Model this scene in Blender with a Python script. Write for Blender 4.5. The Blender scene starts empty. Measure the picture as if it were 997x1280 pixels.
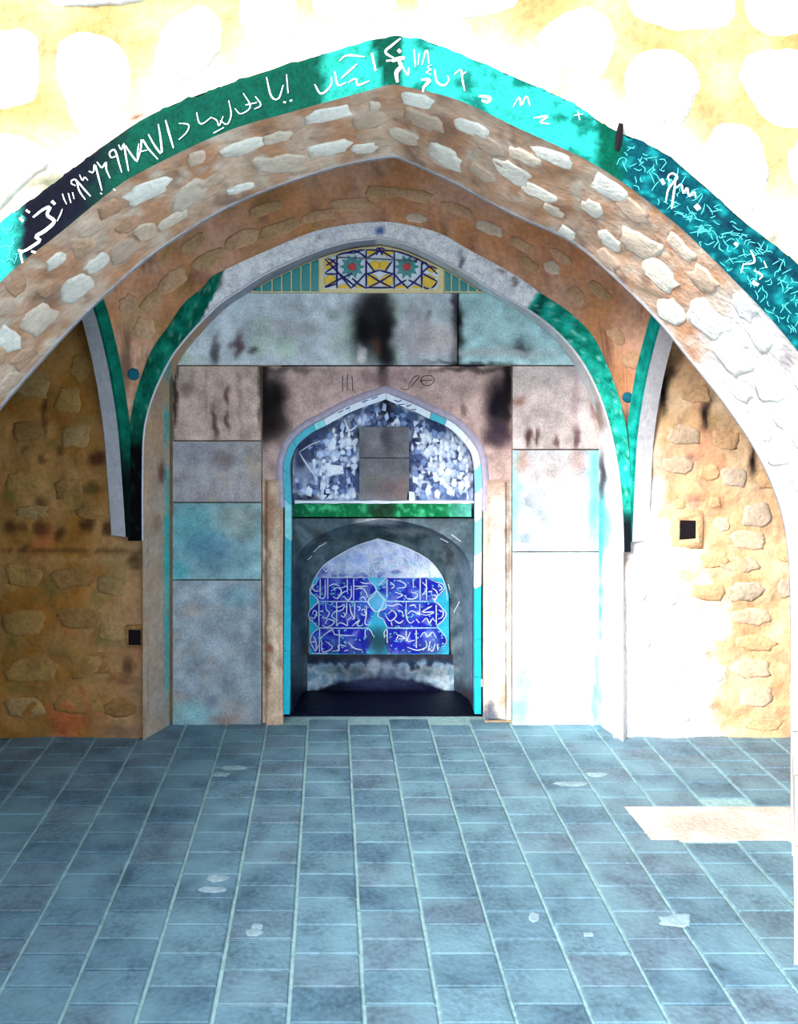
import bpy, bmesh, math, random
from mathutils import Vector, noise
from mathutils.bvhtree import BVHTree
R = random.Random(7)
C = bpy.context.scene.collection
S = bpy.context.scene

# ------------------------------------------------------------------ camera, sky, sun, exposure
F, PX, PY, EYE = 1050.0, 470.0, 484.0, 1.6          # focal length in pixels, vanishing point, eye height
cam = bpy.data.objects.new('camera', bpy.data.cameras.new('camera')); C.objects.link(cam)
cam.location = (0, 0, EYE); cam.rotation_euler = (math.pi/2, 0, 0)
cam.data.sensor_width = 36; cam.data.sensor_fit = 'AUTO'; cam.data.lens = F/1280*36
cam.data.shift_x = (498.5-PX)/1280; cam.data.shift_y = -(640-PY)/1280
cam.data.clip_start = .02
S.camera = cam
w = bpy.data.worlds.new('sky'); S.world = w; w.use_nodes = True
wb = w.node_tree.nodes['Background']; wb.inputs[0].default_value = (.70, .87, 1, 1); wb.inputs[1].default_value = 1.0
sl = bpy.data.lights.new('sun', 'SUN'); sl.energy = 5.0; sl.angle = math.radians(24); sl.color = (1, .97, .9)
so = bpy.data.objects.new('sun', sl); C.objects.link(so); so.location = (-3, -4, 6)
so.rotation_euler = Vector((.85, 1.0, -.60)).to_track_quat('-Z', 'Y').to_euler()
S.view_settings.view_transform = 'Standard'; S.view_settings.look = 'None'
S.view_settings.gamma = 1; S.view_settings.use_curve_mapping = False
S.view_settings.exposure = 1.22

# ------------------------------------------------------------------ helpers
def W(px, py, D): return Vector(((px-PX)*D/F, D, EYE-(py-PY)*D/F))
def toP(v): return (PX+v[0]*F/v[1], PY+(EYE-v[2])*F/v[1])
def c(r, g, b):
    f = lambda u: ((u/255+.055)/1.055)**2.4 if u > 10 else u/255/12.92
    return (f(r), f(g), f(b))
def mix(a, b, t):
    t = max(0, min(1, t)); return tuple(a[i]*(1-t)+b[i]*t for i in range(3))
def nz(x, y, s=1., k=0): return noise.noise(Vector((x/s, y/s, k*7.31)))
def fb(x, y, s=1., k=0): return nz(x, y, s, k)+.5*nz(x, y, s/2.1, k+1)+.25*nz(x, y, s/4.3, k+2)
def sm(a, b, x):
    t = max(0, min(1, (x-a)/(b-a))) if a != b else float(x > a); return t*t*(3-2*t)

MATS = {}
def mat(name, col=(.5,.5,.5), var=.25, scale=14, bump=.3, rough=.8, attr=False, metal=0, spec=.12, fine=60, tint=None):
    if name in MATS: return MATS[name]
    m = bpy.data.materials.new(name); m.use_nodes = True; t = m.node_tree; N = t.nodes; L = t.links
    b = N['Principled BSDF']; b.inputs['Roughness'].default_value = rough; b.inputs['Metallic'].default_value = metal
    b.inputs['Specular IOR Level'].default_value = spec
    ge = N.new('ShaderNodeNewGeometry'); n1 = N.new('ShaderNodeTexNoise'); n2 = N.new('ShaderNodeTexNoise')
    for n, s, d in ((n1, scale, 5), (n2, fine, 4)):
        n.inputs['Scale'].default_value = s; n.inputs['Detail'].default_value = d; L.new(ge.outputs['Position'], n.inputs['Vector'])
    base = N.new('ShaderNodeVertexColor' if attr else 'ShaderNodeRGB')
    if attr: base.layer_name = 'Col'
    else: base.outputs[0].default_value = (*col, 1)
    ad = N.new('ShaderNodeMath'); ad.operation = 'ADD'; L.new(n1.outputs[0], ad.inputs[0]); L.new(n2.outputs[0], ad.inputs[1])
    mr = N.new('ShaderNodeMapRange'); mr.inputs[1].default_value = .7; mr.inputs[2].default_value = 1.3
    mr.inputs[3].default_value = 1-var; mr.inputs[4].default_value = 1+var; L.new(ad.outputs[0], mr.inputs[0])
    mu = N.new('ShaderNodeVectorMath'); mu.operation = 'SCALE'; L.new(base.outputs[0], mu.inputs[0]); L.new(mr.outputs[0], mu.inputs['Scale'])
    last = mu.outputs[0]
    if tint:                                              # slow drift of hue towards a second colour
        n3 = N.new('ShaderNodeTexNoise'); n3.inputs['Scale'].default_value = scale*.6; n3.inputs['Detail'].default_value = 4
        mp = N.new('ShaderNodeMapping'); mp.inputs['Location'].default_value = (3.1, 7.7, 1.3)
        L.new(ge.outputs['Position'], mp.inputs[0]); L.new(mp.outputs[0], n3.inputs['Vector'])
        r3 = N.new('ShaderNodeMapRange'); r3.inputs[1].default_value = .42; r3.inputs[2].default_value = .68; L.new(n3.outputs[0], r3.inputs[0])
        mx = N.new('ShaderNodeMix'); mx.data_type = 'RGBA'; mx.inputs['B'].default_value = (*tint, 1)
        L.new(r3.outputs[0], mx.inputs['Factor']); L.new(last, mx.inputs['A']); last = mx.outputs['Result']
    L.new(last, b.inputs['Base Color'])
    bp = N.new('ShaderNodeBump'); bp.inputs['Strength'].default_value = bump; bp.inputs['Distance'].default_value = .01
    L.new(ad.outputs[0], bp.inputs['Height']); L.new(bp.outputs[0], b.inputs['Normal'])
    MATS[name] = m; return m

def link(name, me, m, parent=None, smooth=False):
    o = bpy.data.objects.new(name, me); C.objects.link(o)
    if m and not me.materials: me.materials.append(m)
    if smooth: me.shade_smooth()
    if parent:
        o.parent = parent
        if parent.type == 'EMPTY': o.location = -parent.location
    return o
def mesh(name, vs, fs, m, parent=None, smooth=False, col=None):
    me = bpy.data.meshes.new(name); me.from_pydata([tuple(v) for v in vs], [], fs); me.update()
    if col:
        a = me.color_attributes.new('Col', 'FLOAT_COLOR', 'POINT')
        fl = []
        for v in me.vertices:
            p = v.co; fl += [*col(p), 1]
        a.data.foreach_set('color', fl)
    return link(name, me, m, parent, smooth)
def empty(name, loc, label, cat, group=None):
    o = bpy.data.objects.new(name, None); C.objects.link(o); o.location = loc; o.empty_display_size = .1
    o['label'] = label; o['category'] = cat
    if group: o['group'] = group
    return o
def struct(o, label=None, cat='wall'):
    o['kind'] = 'structure'
    if label: o['label'] = label; o['category'] = cat
    return o
def seg(pts, n):                                          # smooth resample, n points, equal arc length
    P = [Vector(p) for p in pts]; P = [2*P[0]-P[1]]+P+[2*P[-1]-P[-2]]; out = []
    for i in range(1, len(P)-2):
        for k in range(12):
            t = k/12; a, b, d, e = P[i-1], P[i], P[i+1], P[i+2]
            out.append(.5*((2*b)+(d-a)*t+(2*a-5*b+4*d-e)*t*t+(3*b-a-3*d+e)*t**3))
    out.append(P[-2]); acc = [0]
    for i in range(1, len(out)): acc.append(acc[-1]+(out[i]-out[i-1]).length)
    res = []; j = 0
    for k in range(n):
        s = acc[-1]*k/(n-1)
        while j < len(acc)-2 and acc[j+1] < s: j += 1
        d = acc[j+1]-acc[j]; t = (s-acc[j])/d if d else 0
        res.append(out[j].lerp(out[j+1], t))
    return res
def arch2(l, r, n): a = seg(l, n); b = seg(r, n); return a+b[1:]   # px points, left spring > apex > right spring
def at(cv, D): return [W(p[0], p[1], D) for p in cv]
def loft(rows, name, m, parent=None, col=None, disp=None, smooth=True, flip=False):
    vs = []; n = len(rows[0])
    for i, r in enumerate(rows):
        for j, v in enumerate(r): vs.append(Vector(v))
    fs = []
    for i in range(len(rows)-1):
        for j in range(n-1):
            q = (i*n+j, i*n+j+1, (i+1)*n+j+1, (i+1)*n+j)
            fs.append(q[::-1] if flip else q)
    if disp:
        for k, v in enumerate(vs): vs[k] = v+disp(v, (k//n)/(len(rows)-1), (k % n)/(n-1))
    return mesh(name, vs, fs, m, parent, smooth, col)
def lerprows(A, B, k): return [[a.lerp(b, i/k) for a, b in zip(A, B)] for i in range(k+1)]
def plate(name, x0, x1, top, bot, D, th, m, parent, col=None, res=4, bulge=None):
    """upright slab facing the camera side: front at depth D, thickness th"""
    top_ = top if callable(top) else (lambda x: top); bot_ = bot if callable(bot) else (lambda x: bot)
    nx = max(1, round((x1-x0)/res)); h = max(abs(bot_(x0+(x1-x0)*k/6)-top_(x0+(x1-x0)*k/6)) for k in range(7)); ny = max(1, round(h/res))
    vs = []; fs = []; g = lambda i, j: i*(ny+1)+j
    for i in range(nx+1):
        x = x0+(x1-x0)*i/nx; a, b = top_(x), bot_(x)
        for j in range(ny+1):
            y = a+(b-a)*j/ny; vs.append(W(x, y, D)+Vector((0, bulge(x, y) if bulge and 0 < i < nx and 0 < j < ny else 0, 0)))
    for i in range(nx):
        for j in range(ny): fs.append((g(i, j), g(i, j+1), g(i+1, j+1), g(i+1, j)))
    ring = [g(i, 0) for i in range(nx+1)]+[g(nx, j) for j in range(1, ny+1)]+[g(i, ny) for i in range(nx-1, -1, -1)]+[g(0, j) for j in range(ny-1, 0, -1)]
    b0 = len(vs)
    for k in ring: vs.append(vs[k]+Vector((0, th, 0)))
    n = len(ring)
    for k in range(n): fs.append((ring[k], ring[(k+1) % n], b0+(k+1) % n, b0+k))
    fs.append(tuple(b0+k for k in range(n)))
    return mesh(name, vs, fs, m, parent, False, col)
def poly(name, pts, D, th, m, parent):                   # flat polygon piece with thickness and a chamfered face
    n = len(pts); cx = sum(p[0] for p in pts)/n; cy = sum(p[1] for p in pts)/n
    vs = [W(x, y, D+th) for x, y in pts]+[W(x, y, D+.002) for x, y in pts]+[W(cx+(x-cx)*.9, cy+(y-cy)*.9, D) for x, y in pts]
    fs = [tuple(range(2*n, 3*n))[::-1]]
    for r in (0, n):
        for k in range(n): fs.append((r+k, r+(k+1) % n, r+n+(k+1) % n, r+n+k))
    return mesh(name, vs, fs, m, parent)
def box(name, a, b, m, parent=None, jit=0):
    vs = [Vector((x, y, z)) for x in (a[0], b[0]) for y in (a[1], b[1]) for z in (a[2], b[2])]
    fs = [(0, 1, 3, 2), (4, 6, 7, 5), (0, 4, 5, 1), (2, 3, 7, 6), (0, 2, 6, 4), (1, 5, 7, 3)]
    return mesh(name, vs, fs, m, parent)
def strokes(name, lines, D, m, parent, wd=1.6, org=(0, 0), sc=1., lift=.003):
    vs = []; fs = []
    for ln in lines:
        wl = wd
        if isinstance(ln, dict): wl = ln['w']; ln = ln['p']
        P = [Vector((org[0]+x/sc, org[1]+y/sc)) for x, y in ln]
        if len(P) > 2: P = seg(P, len(P)*4)
        n = len(P); b0 = len(vs)
        for i, p in enumerate(P):
            d = (P[min(i+1, n-1)]-P[max(i-1, 0)]); d = d.normalized() if d.length else Vector((1, 0)); q = Vector((-d.y, d.x))
            e = wl/2*(.55+.45*math.sin(math.pi*min(1, (i+.6)/n)))
            for s, dd in ((-1, 0), (0, -lift*.6), (1, 0)): vs.append(W(*(p+q*e*s), D-lift*.4+dd))
        for i in range(n-1):
            for k in (0, 1): fs.append((b0+i*3+k, b0+i*3+k+1, b0+i*3+3+k+1, b0+i*3+3+k))
    return mesh(name, vs, fs, m, parent)
def bvh(*obs):
    vs = []; fs = []
    for o in obs:
        b = len(vs); vs += [v.co.copy() for v in o.data.vertices]; fs += [tuple(b+i for i in p.vertices) for p in o.data.polygons]
    return BVHTree.FromPolygons(vs, fs)
EYEV = Vector((0, 0, EYE))
def cast(t, px, py):
    d = (W(px, py, 1)-EYEV).normalized(); h = t.ray_cast(EYEV, d)
    return (h[0], h[1] if h[1].dot(d) < 0 else -h[1]) if h[0] else (None, None)
def stone(t, pts, m, parent, h=.02, name='stone', sink=.004):
    """a rubble stone bedded in a surface: its outline lies on the surface, its face swells out of it"""
    o3 = []; nn = Vector()
    for x, y in pts:
        p, n = cast(t, x, y)
        if p is None: return None
        o3.append(p); nn += n
    nn.normalize(); n = len(o3); ct = sum(o3, Vector())/n
    if max((p-ct).length for p in o3) > .9: return None
    rings = []
    for s, k in ((1.0, -sink/h if h else 0), (.9, .5), (.7, .85)):
        rings.append([ct+(p-ct)*s+nn*h*(k+(R.uniform(-.25, .25) if k > 0 else 0)) for p in o3])
    vs = [v for r in rings for v in r]+[ct+nn*h*1.02]; fs = []
    for r in range(2):
        for k in range(n): fs.append((r*n+k, r*n+(k+1) % n, (r+1)*n+(k+1) % n, (r+1)*n+k))
    for k in range(n): fs.append((2*n+k, 2*n+(k+1) % n, 3*n))
    return mesh(name, vs, fs, m, parent, True)
def blob(cx, cy, rx, ry, a=0, n=14, j=.2, pw=.72):
    j = min(j, .2)
    o = []; a = math.radians(a)
    for k in range(n):
        t = 2*math.pi*k/n+R.uniform(-.12, .12); q = 1+R.uniform(-j, j)
        u = math.copysign(abs(math.cos(t))**pw, math.cos(t))*rx*q; v = math.copysign(abs(math.sin(t))**pw, math.sin(t))*ry*q
        o.append((cx+u*math.cos(a)-v*math.sin(a), cy+u*math.sin(a)+v*math.cos(a)))
    return o
def stains(base, lst, p, k=0, wob=5):
    x, y = p; dx = fb(x, y, 22, k)*wob; dy = fb(x, y, 22, k+5)*wob
    for cx, cy, rx, ry, col, st in lst:
        d = ((x+dx-cx)/rx)**2+((y+dy-cy)/ry)**2
        if d < 6: base = mix(base, col, st*math.exp(-d*d*.55))
    return base

# ------------------------------------------------------------------ materials
M_fmort = mat('lime mortar', c(180, 156, 111), .28, 9, .5, tint=c(240, 225, 190))
M_fst = [mat('pale limestone %d' % i, q, .07, 8, .25) for i, q in enumerate((c(196, 192, 182), c(188, 182, 172), c(204, 200, 192)))]
M_pl = mat('plaster', attr=True, var=.22, scale=10, bump=.6, fine=45)
M_sst = [mat('soffit stone %d' % i, q, .18, 11, .4) for i, q in enumerate((c(226, 204, 186), c(240, 228, 216), c(208, 178, 158), c(246, 238, 228)))]
M_vst = [mat('vault stone %d' % i, q, .25, 11, .4) for i, q in enumerate((c(210, 166, 132), c(196, 156, 118), c(224, 200, 178)))]
M_wst = [mat('wall rubble %d' % i, q, .25, 9, .5) for i, q in enumerate((c(190, 152, 116), c(184, 160, 138), c(172, 154, 138)))]
M_lst = [mat('ochre rubble %d' % i, q, .3, 9, .5) for i, q in enumerate((c(158, 118, 66), c(146, 106, 62), c(160, 126, 82)))]
M_slab = mat('stained stone slab', attr=True, var=.3, scale=16, bump=.15, rough=.7, fine=110)
M_paint = mat('weathered paint', attr=True, var=.3, scale=30, bump=.15, rough=.7, fine=120, spec=.04)
M_white = mat('white paint', c(245, 245, 245), .05, 20, .05)
M_wpl = mat('whitewashed plaster', c(214, 212, 222), .15, 25, .2)
M_black = mat('soot', c(20, 14, 18), .2, 20, .2)  # plain black, also used for the shade in the putlog holes
M_teal = mat('teal glazed tile', c(40, 140, 140), .12, 20, .05, .25, spec=.5)
M_turq = mat('turquoise glazed tile', c(30, 170, 195), .12, 30, .05, .25, spec=.5)
M_turq2 = mat('pale turquoise glazed tile', c(130, 215, 225), .12, 30, .05, .3, spec=.5)
M_wt = mat('white glazed tile', c(225, 232, 245), .06, 30, .05, .3, spec=.5)
M_cream = mat('cream tile border', c(236, 214, 164), .08, 30, .1, .5)
M_yel = mat('yellow glazed tile', c(246, 196, 14), .1, 40, .05, .3, spec=.5)
M_navy = mat('navy glazed strapwork', c(34, 26, 110), .1, 40, .05, .3, spec=.5)
M_red = mat('red glazed tile', c(196, 16, 26), .1, 40, .05, .3, spec=.5)
M_grout = mat('floor grout', c(140, 170, 174), .2, 20, .3)
M_niche = mat('sooty niche plaster', attr=True, var=.3, scale=16, bump=.4, rough=.5, fine=50)
M_scr = mat('turquoise scratches', c(80, 196, 196), .1, 30, .05)
M_metal = mat('dull steel', c(150, 155, 165), .1, 30, .1, .35, metal=.8)

# ------------------------------------------------------------------ the arches as measured lines
ZF, ZR, ZA, ZB = 2.35, 2.95, 3.85, 3.98
fin_l = [(-187, 1200), (-187, 900), (-186, 740), (-150, 590), (-90, 462), (0, 353), (75, 291), (140, 238), (180, 213), (281, 165), (371, 138), (486, 106)]
fin_r = [(486, 106), (500, 107), (572, 125), (647, 160), (723, 195), (778, 228), (848, 283), (913, 346), (978, 416), (1040, 500), (1100, 610), (1140, 740), (1142, 900), (1142, 1200)]
fout_l = [(-258, 1200), (-258, 900), (-256, 740), (-215, 570), (-140, 420), (-60, 328), (0, 279), (45, 246), (140, 175), (200, 138), (300, 100), (381, 75), (466, 50), (487, 47)]
fout_r = [(487, 47), (505, 47), (542, 55), (622, 88), (713, 128), (758, 158), (823, 188), (878, 231), (928, 276), (997, 331), (1075, 410), (1150, 530), (1200, 680), (1212, 800), (1212, 1200)]
rear_l = [(-103, 1053), (-103, 860), (-101, 760), (-85, 655), (-50, 578), (0, 510), (85, 414), (145, 356), (200, 311), (281, 261), (351, 231), (431, 206), (487, 196)]
rear_r = [(487, 196), (500, 198), (562, 226), (637, 266), (713, 301), (768, 346), (823, 401), (854, 439), (908, 507), (949, 570), (976, 634), (987, 697), (990, 788), (990, 900), (990, 1053)]
NA = 90
FI = at(arch2(fin_l, fin_r, NA), ZF); FO = at(arch2(fout_l, fout_r, NA), ZF); RE = at(arch2(rear_l, rear_r, NA), ZR)
for L_ in (FI, FO, RE): L_[0].z = L_[-1].z = 0

# ------------------------------------------------------------------ floor
SH = -.0545                                              # the courses run slightly askew to the wall
def tilecol(x, y):
    a = fb(x, y, .45, 3); b = c(104, 132, 150)
    b = mix(b, c(128, 160, 176), .5+a*.9); b = mix(b, c(112, 118, 132), sm(.1, .8, nz(x, y, .18, 9)))
    return b
M_tile = []
for i in range(9):
    q = mix(c(76, 104, 122), c(92, 122, 138), i/8)
    if i % 3 == 1: q = mix(q, c(98, 108, 122), .35)
    M_tile.append(mat('blue grey paver %d' % i, q, .38, 9, .35, .6, spec=.3, fine=60, tint=mix(q, c(118, 156, 170), .55)))
floor = struct(box('floor', (-3.4, -3, -.05), (3.4, 4.5, -.004), M_grout), 'blue-grey paved floor with pale joints in staggered courses', 'floor')
TW, TL, Z0 = .192, .129, 2.24
variants = []
def paver(i, j):
    o = R.random
    g = .005; xa, xb = g+o()*.002, TW-g-o()*.002; ya, yb = .0022+o()*.001, TL-.0022-o()*.001
    h = R.uniform(-.0015, .0015)
    ring = [(xa, ya), (xb, ya), (xb, yb), (xa, yb)]
    vs = [(x+SH*y, y, -.01) for x, y in ring]+[(x+SH*y, y, -.001+h) for x, y in ring]
    vs += [(TW/2+(x-TW/2)*.965+SH*y, TL/2+(y-TL/2)*.95, .002+h) for x, y in ring]
    fs = [(8, 9, 10, 11)]
    for r in (0, 4):
        for k in range(4): fs.append((r+k, r+(k+1) % 4, r+4+(k+1) % 4, r+4+k))
    me = bpy.data.meshes.new('paver'); me.from_pydata(vs, [], fs); me.materials.append(M_tile[(i*3+j) % 9]); return me
for i in range(3):
    for j in range(6): variants.append(paver(i, j+i))
rest = ([], []); cnt = 0
cand = []
for ci in range(-16, 18):
    for ri in range(-10, 15):
        z = Z0+ri*TL+(TL/2 if ci % 2 == 0 else 0); x = -.030+ci*TW+SH*(z-2.111)
        zc = z+.064; xc = x+.096
        if z > 3.98 or z+TL > 4.16 or abs(xc) > 3.2: continue
        if z > 3.80 and (xc < -1.15 or xc > 1.2): continue
        zz = z+.013*(x)*0
        p = toP((xc, zc, 0)); inside = -60 < p[0] < 1050 and p[1] < 1300 and z > 2.0
        slabzone = 2.955 <= zc <= 3.21 and xc > .99
        if slabzone: continue
        cand.append((0 if inside else 1, -p[1], x, z))
cand.sort()
for q in cand:
    x, z = q[2], q[3]; me = variants[R.randrange(len(variants))]
    if q[0] == 0 and cnt < 295:
        o = bpy.data.objects.new('paver', me); C.objects.link(o); o.parent = floor; o.location = (x, z, 0); cnt += 1
    else:
        b = len(rest[0]); rest[0].extend([(v.co.x+x, v.co.y+z, v.co.z) for v in me.vertices]); rest[1].extend([tuple(b+k for k in f.vertices) for f in me.polygons])
o = mesh('outer_pavers', rest[0], rest[1], M_tile[4], floor); o['kind'] = 'stuff'
M_rep = mat('patched mortar', c(206, 176, 166), .22, 8, .4, tint=c(230, 222, 216), rough=.6)
xs = .99+SH*.9
o = mesh('repair_patch', [(xs+.02, 2.962, -.01), (3.2, 2.962, -.01), (3.2, 3.205, -.01), (xs, 3.205, -.01), (xs+.03, 2.965, .002), (3.2, 2.965, .002), (3.2, 3.2, .002), (xs+.005, 3.2, .002)],
     [(4, 5, 6, 7), (0, 1, 5, 4), (3, 0, 4, 7), (2, 3, 7, 6)], M_rep, floor)
o['label'] = 'pinkish white mortar patch among the blue pavers'

M_spl = mat('dried mortar', c(138, 160, 172), .2, 20, .3)
TFl = BVHTree.FromPolygons([Vector(q) for q in ((-3, .5, .002), (3, .5, .002), (3, 4, .002), (-3, 4, .002))], [(0, 1, 2, 3)])
for x, y, rx, ry in ((845, 1150, 20, 8), (272, 1098, 14, 5), (265, 1112, 20, 4), (292, 960, 18, 3), (275, 968, 12, 3), (715, 980, 22, 3), (745, 968, 12, 3), (735, 1168, 7, 3), (318, 1165, 10, 5), (322, 1158, 8, 4), (668, 1146, 7, 6), (540, 900, 14, 2), (566, 896, 8, 2)):
    stone(TFl, blob(x, y, rx, ry), M_spl, floor, .0012, 'mortar_splash', .001)
# ------------------------------------------------------------------ front wall
OUT = []
for i, p in enumerate(FO):
    a = i/(len(FO)-1)
    if a < .25: OUT.append(Vector((-3.4, ZF, 3.5*a/.25)))
    elif a > .75: OUT.append(Vector((3.4, ZF, 3.5*(1-a)/.25)))
    else: OUT.append(Vector((-3.4+6.8*(a-.25)/.5, ZF, 3.5)))
def fdisp(v, s, t): return Vector((0, -.012*fb(v.x, v.z, .3, 1)*min(1, s*6)-.004*nz(v.x, v.z, .05, 2)*min(1, s*6), 0))
FMA, FMB = c(158, 126, 78), c(176, 154, 114)
FOP = [toP(q) for q in FO[::4]]
def fcol(p):
    x, y = toP(p)
    b = mix(FMA, FMB, .5+1.1*fb(x, y, 60, 4))
    if -50 < x < 1050 and y < 420:
        d = min((x-q[0])**2+(y-q[1])**2 for q in FOP); b = mix(b, c(196, 190, 178), .85*math.exp(-d/2000))
    return stains(b, [(62, 102, 3, 3, c(110, 30, 20), .9), (172, 148, 3, 3, c(110, 30, 20), .9), (874, 88, 2.5, 6, c(60, 20, 10), .95),
        (60, 228, 25, 9, c(70, 80, 60), .8), (955, 300, 24, 7, c(60, 60, 55), .6), (985, 335, 22, 12, c(70, 70, 60), .7), (705, 118, 16, 5, c(170, 100, 70), .5)], (x, y), 3, 4)
rows = [[a.lerp(b, (k/36)**1.6) for a, b in zip(FO, OUT)] for k in range(37)]
wall_front = struct(loft(rows, 'wall_front', M_pl, None, fcol, fdisp, flip=True), 'cream mortared rubble wall around the pointed entrance arch', 'wall')
# rear face and top of the front wall
REo = [Vector((p.x, ZR, p.z)) for p in OUT]
loft(lerprows([Vector((v.x, ZR+.004, v.z)) for v in RE], REo, 4), 'rear_face', M_wpl, wall_front, smooth=False)
TF = bvh(wall_front)
S_front = [
 [(-12, 38), (25, 33), (46, 42), (51, 80), (48, 118), (30, 132), (-12, 130)],
 [(70, 52), (95, 38), (135, 44), (158, 66), (165, 105), (152, 138), (118, 168), (96, 165), (82, 130), (68, 92)],
 [(192, 66), (208, 28), (245, 6), (272, 14), (279, 52), (260, 86), (222, 104), (192, 104)],
 [(-12, 164), (28, 168), (52, 182), (64, 205), (40, 224), (14, 250), (-12, 268)],
 [(298, -20), (352, -22), (374, 10), (366, 42), (320, 54), (300, 30)],
 [(388, -20), (470, -24), (498, 4), (480, 22), (420, 30), (392, 18)],
 [(522, -20), (630, -24), (648, 8), (600, 22), (545, 24), (520, 8)],
 [(668, 46), (682, 30), (712, 12), (742, 8), (764, 28), (770, 52), (757, 92), (738, 98), (705, 84), (680, 66)],
 [(778, 92), (795, 66), (832, 58), (862, 74), (876, 98), (868, 132), (846, 160), (806, 150), (784, 126)],
 [(921, 92), (934, 68), (968, 60), (1010, 66), (1020, 120), (1008, 158), (972, 160), (940, 132)],
 [(880, 182), (892, 158), (912, 150), (940, 160), (956, 186), (962, 220), (952, 252), (936, 266), (904, 252), (886, 218)],
 [(775, -22), (900, -26), (922, 8), (905, 36), (840, 38), (790, 20)],
 [(930, -22), (1010, -24), (1014, 36), (958, 44), (930, 18)],
 [(986, 188), (1000, 176), (1030, 190), (1030, 228), (996, 232), (984, 210)],
 [(968, 270), (992, 256), (1030, 270), (1030, 322), (998, 308)],
 [(60, -20), (180, -26), (186, 0), (130, 8), (66, 6)], [(196, -30), (288, -32), (288, -4), (240, -8), (200, 0)]]
M_lich = mat('pitted limestone', c(172, 168, 158), .3, 20, .5, fine=80, tint=c(196, 192, 180))
for i, s in enumerate(S_front):
    q = seg(s+[s[0]], 25)[:-1]; q = [(p.x+R.uniform(-1.3, 1.3), p.y+R.uniform(-1.3, 1.3)) for p in q]
    stone(TF, q, M_lich if i in (8, 10) else M_fst[R.randrange(3)], wall_front, .011)
def infront(x, y):
    v = W(x, y, ZF); best = min(FO, key=lambda q: (q-v).length); return best
y = -330
while y < 1150:
    x = -900
    while x < 1750:
        rx, ry = R.uniform(38, 60), R.uniform(34, 48)
        v = W(x, y, ZF); inside = min((v-q).length for q in FO) < .19
        # skip the opening and the framed part of the wall, where stones were set one by one
        yy = max([0]+[q.z for q in FO if abs(q.x-v.x) < .08])
        if not inside and v.z > yy+.05 and v.z > .1 and not (-45 < x < 1045 and y > -80):
            stone(TF, blob(x, y, rx, ry, R.uniform(-15, 15)), M_fst[R.randrange(3)], wall_front, .02)
        x += rx*2+R.uniform(14, 30)
    y += 106

# ------------------------------------------------------------------ entrance arch: painted band, soffit
arch = empty('entrance_arch', (0, ZF, 0), 'wide pointed stone arch framing the view, its face edged by a scrawled green band', 'arch')
def bandcol(p):
    x, y = toP(p); n = fb(x, y, 16, 2)
    dg = c(2, 58, 46); tq = c(34, 146, 136); bk = c(8, 9, 22); dt = c(2, 56, 66)
    if x < 160: b = mix(bk, dg, sm(120, 190, x+y*.3-45+n*14))
    elif x < 500: b = dg
    else: b = tq
    if x <= 30: b = mix(tq, bk, sm(5, 34, x+n*16))
    if x < -20: b = mix(dt, tq, sm(-.3, .6, n))
    e = sm(398, 412, x+n*8)*(1-sm(478-(105-y)*.28, 480-(105-y)*.28, x)) if x < 500 else 0
    b = mix(b, mix(tq, c(26, 128, 112), .5+n), e)
    if x >= 500:
        b = mix(dg, tq, sm(500, 506, x)); b = mix(b, c(6, 84, 74), .9*sm(.12, .6, fb(x, y, 26, 8)))
        b = mix(b, c(0, 66, 50), sm(738, 752, x+n*8)); b = mix(b, dt, sm(768, 790, x))
        if x > 776: b = mix(b, c(16, 120, 124), .75*sm(.15, .55, fb(x, y, 14, 12)))
        if x > 700: b = mix(b, c(6, 20, 40), .85*math.exp(-((y-(158+(x-758)*.78)-4)/7)**2)*sm(790, 840, x))
    return b
BO = [Vector((p.x, ZF-.012, p.z)) for p in FO]; BI = [Vector((p.x, ZF-.012, p.z)) for p in FI]
def rag(v, s, t): return Vector((0, 0, .008*nz(v.x, v.z, .03, 3)+.004*nz(v.x, v.z, .012, 4))) if s > .98 else Vector((0, 0, 0))
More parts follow.
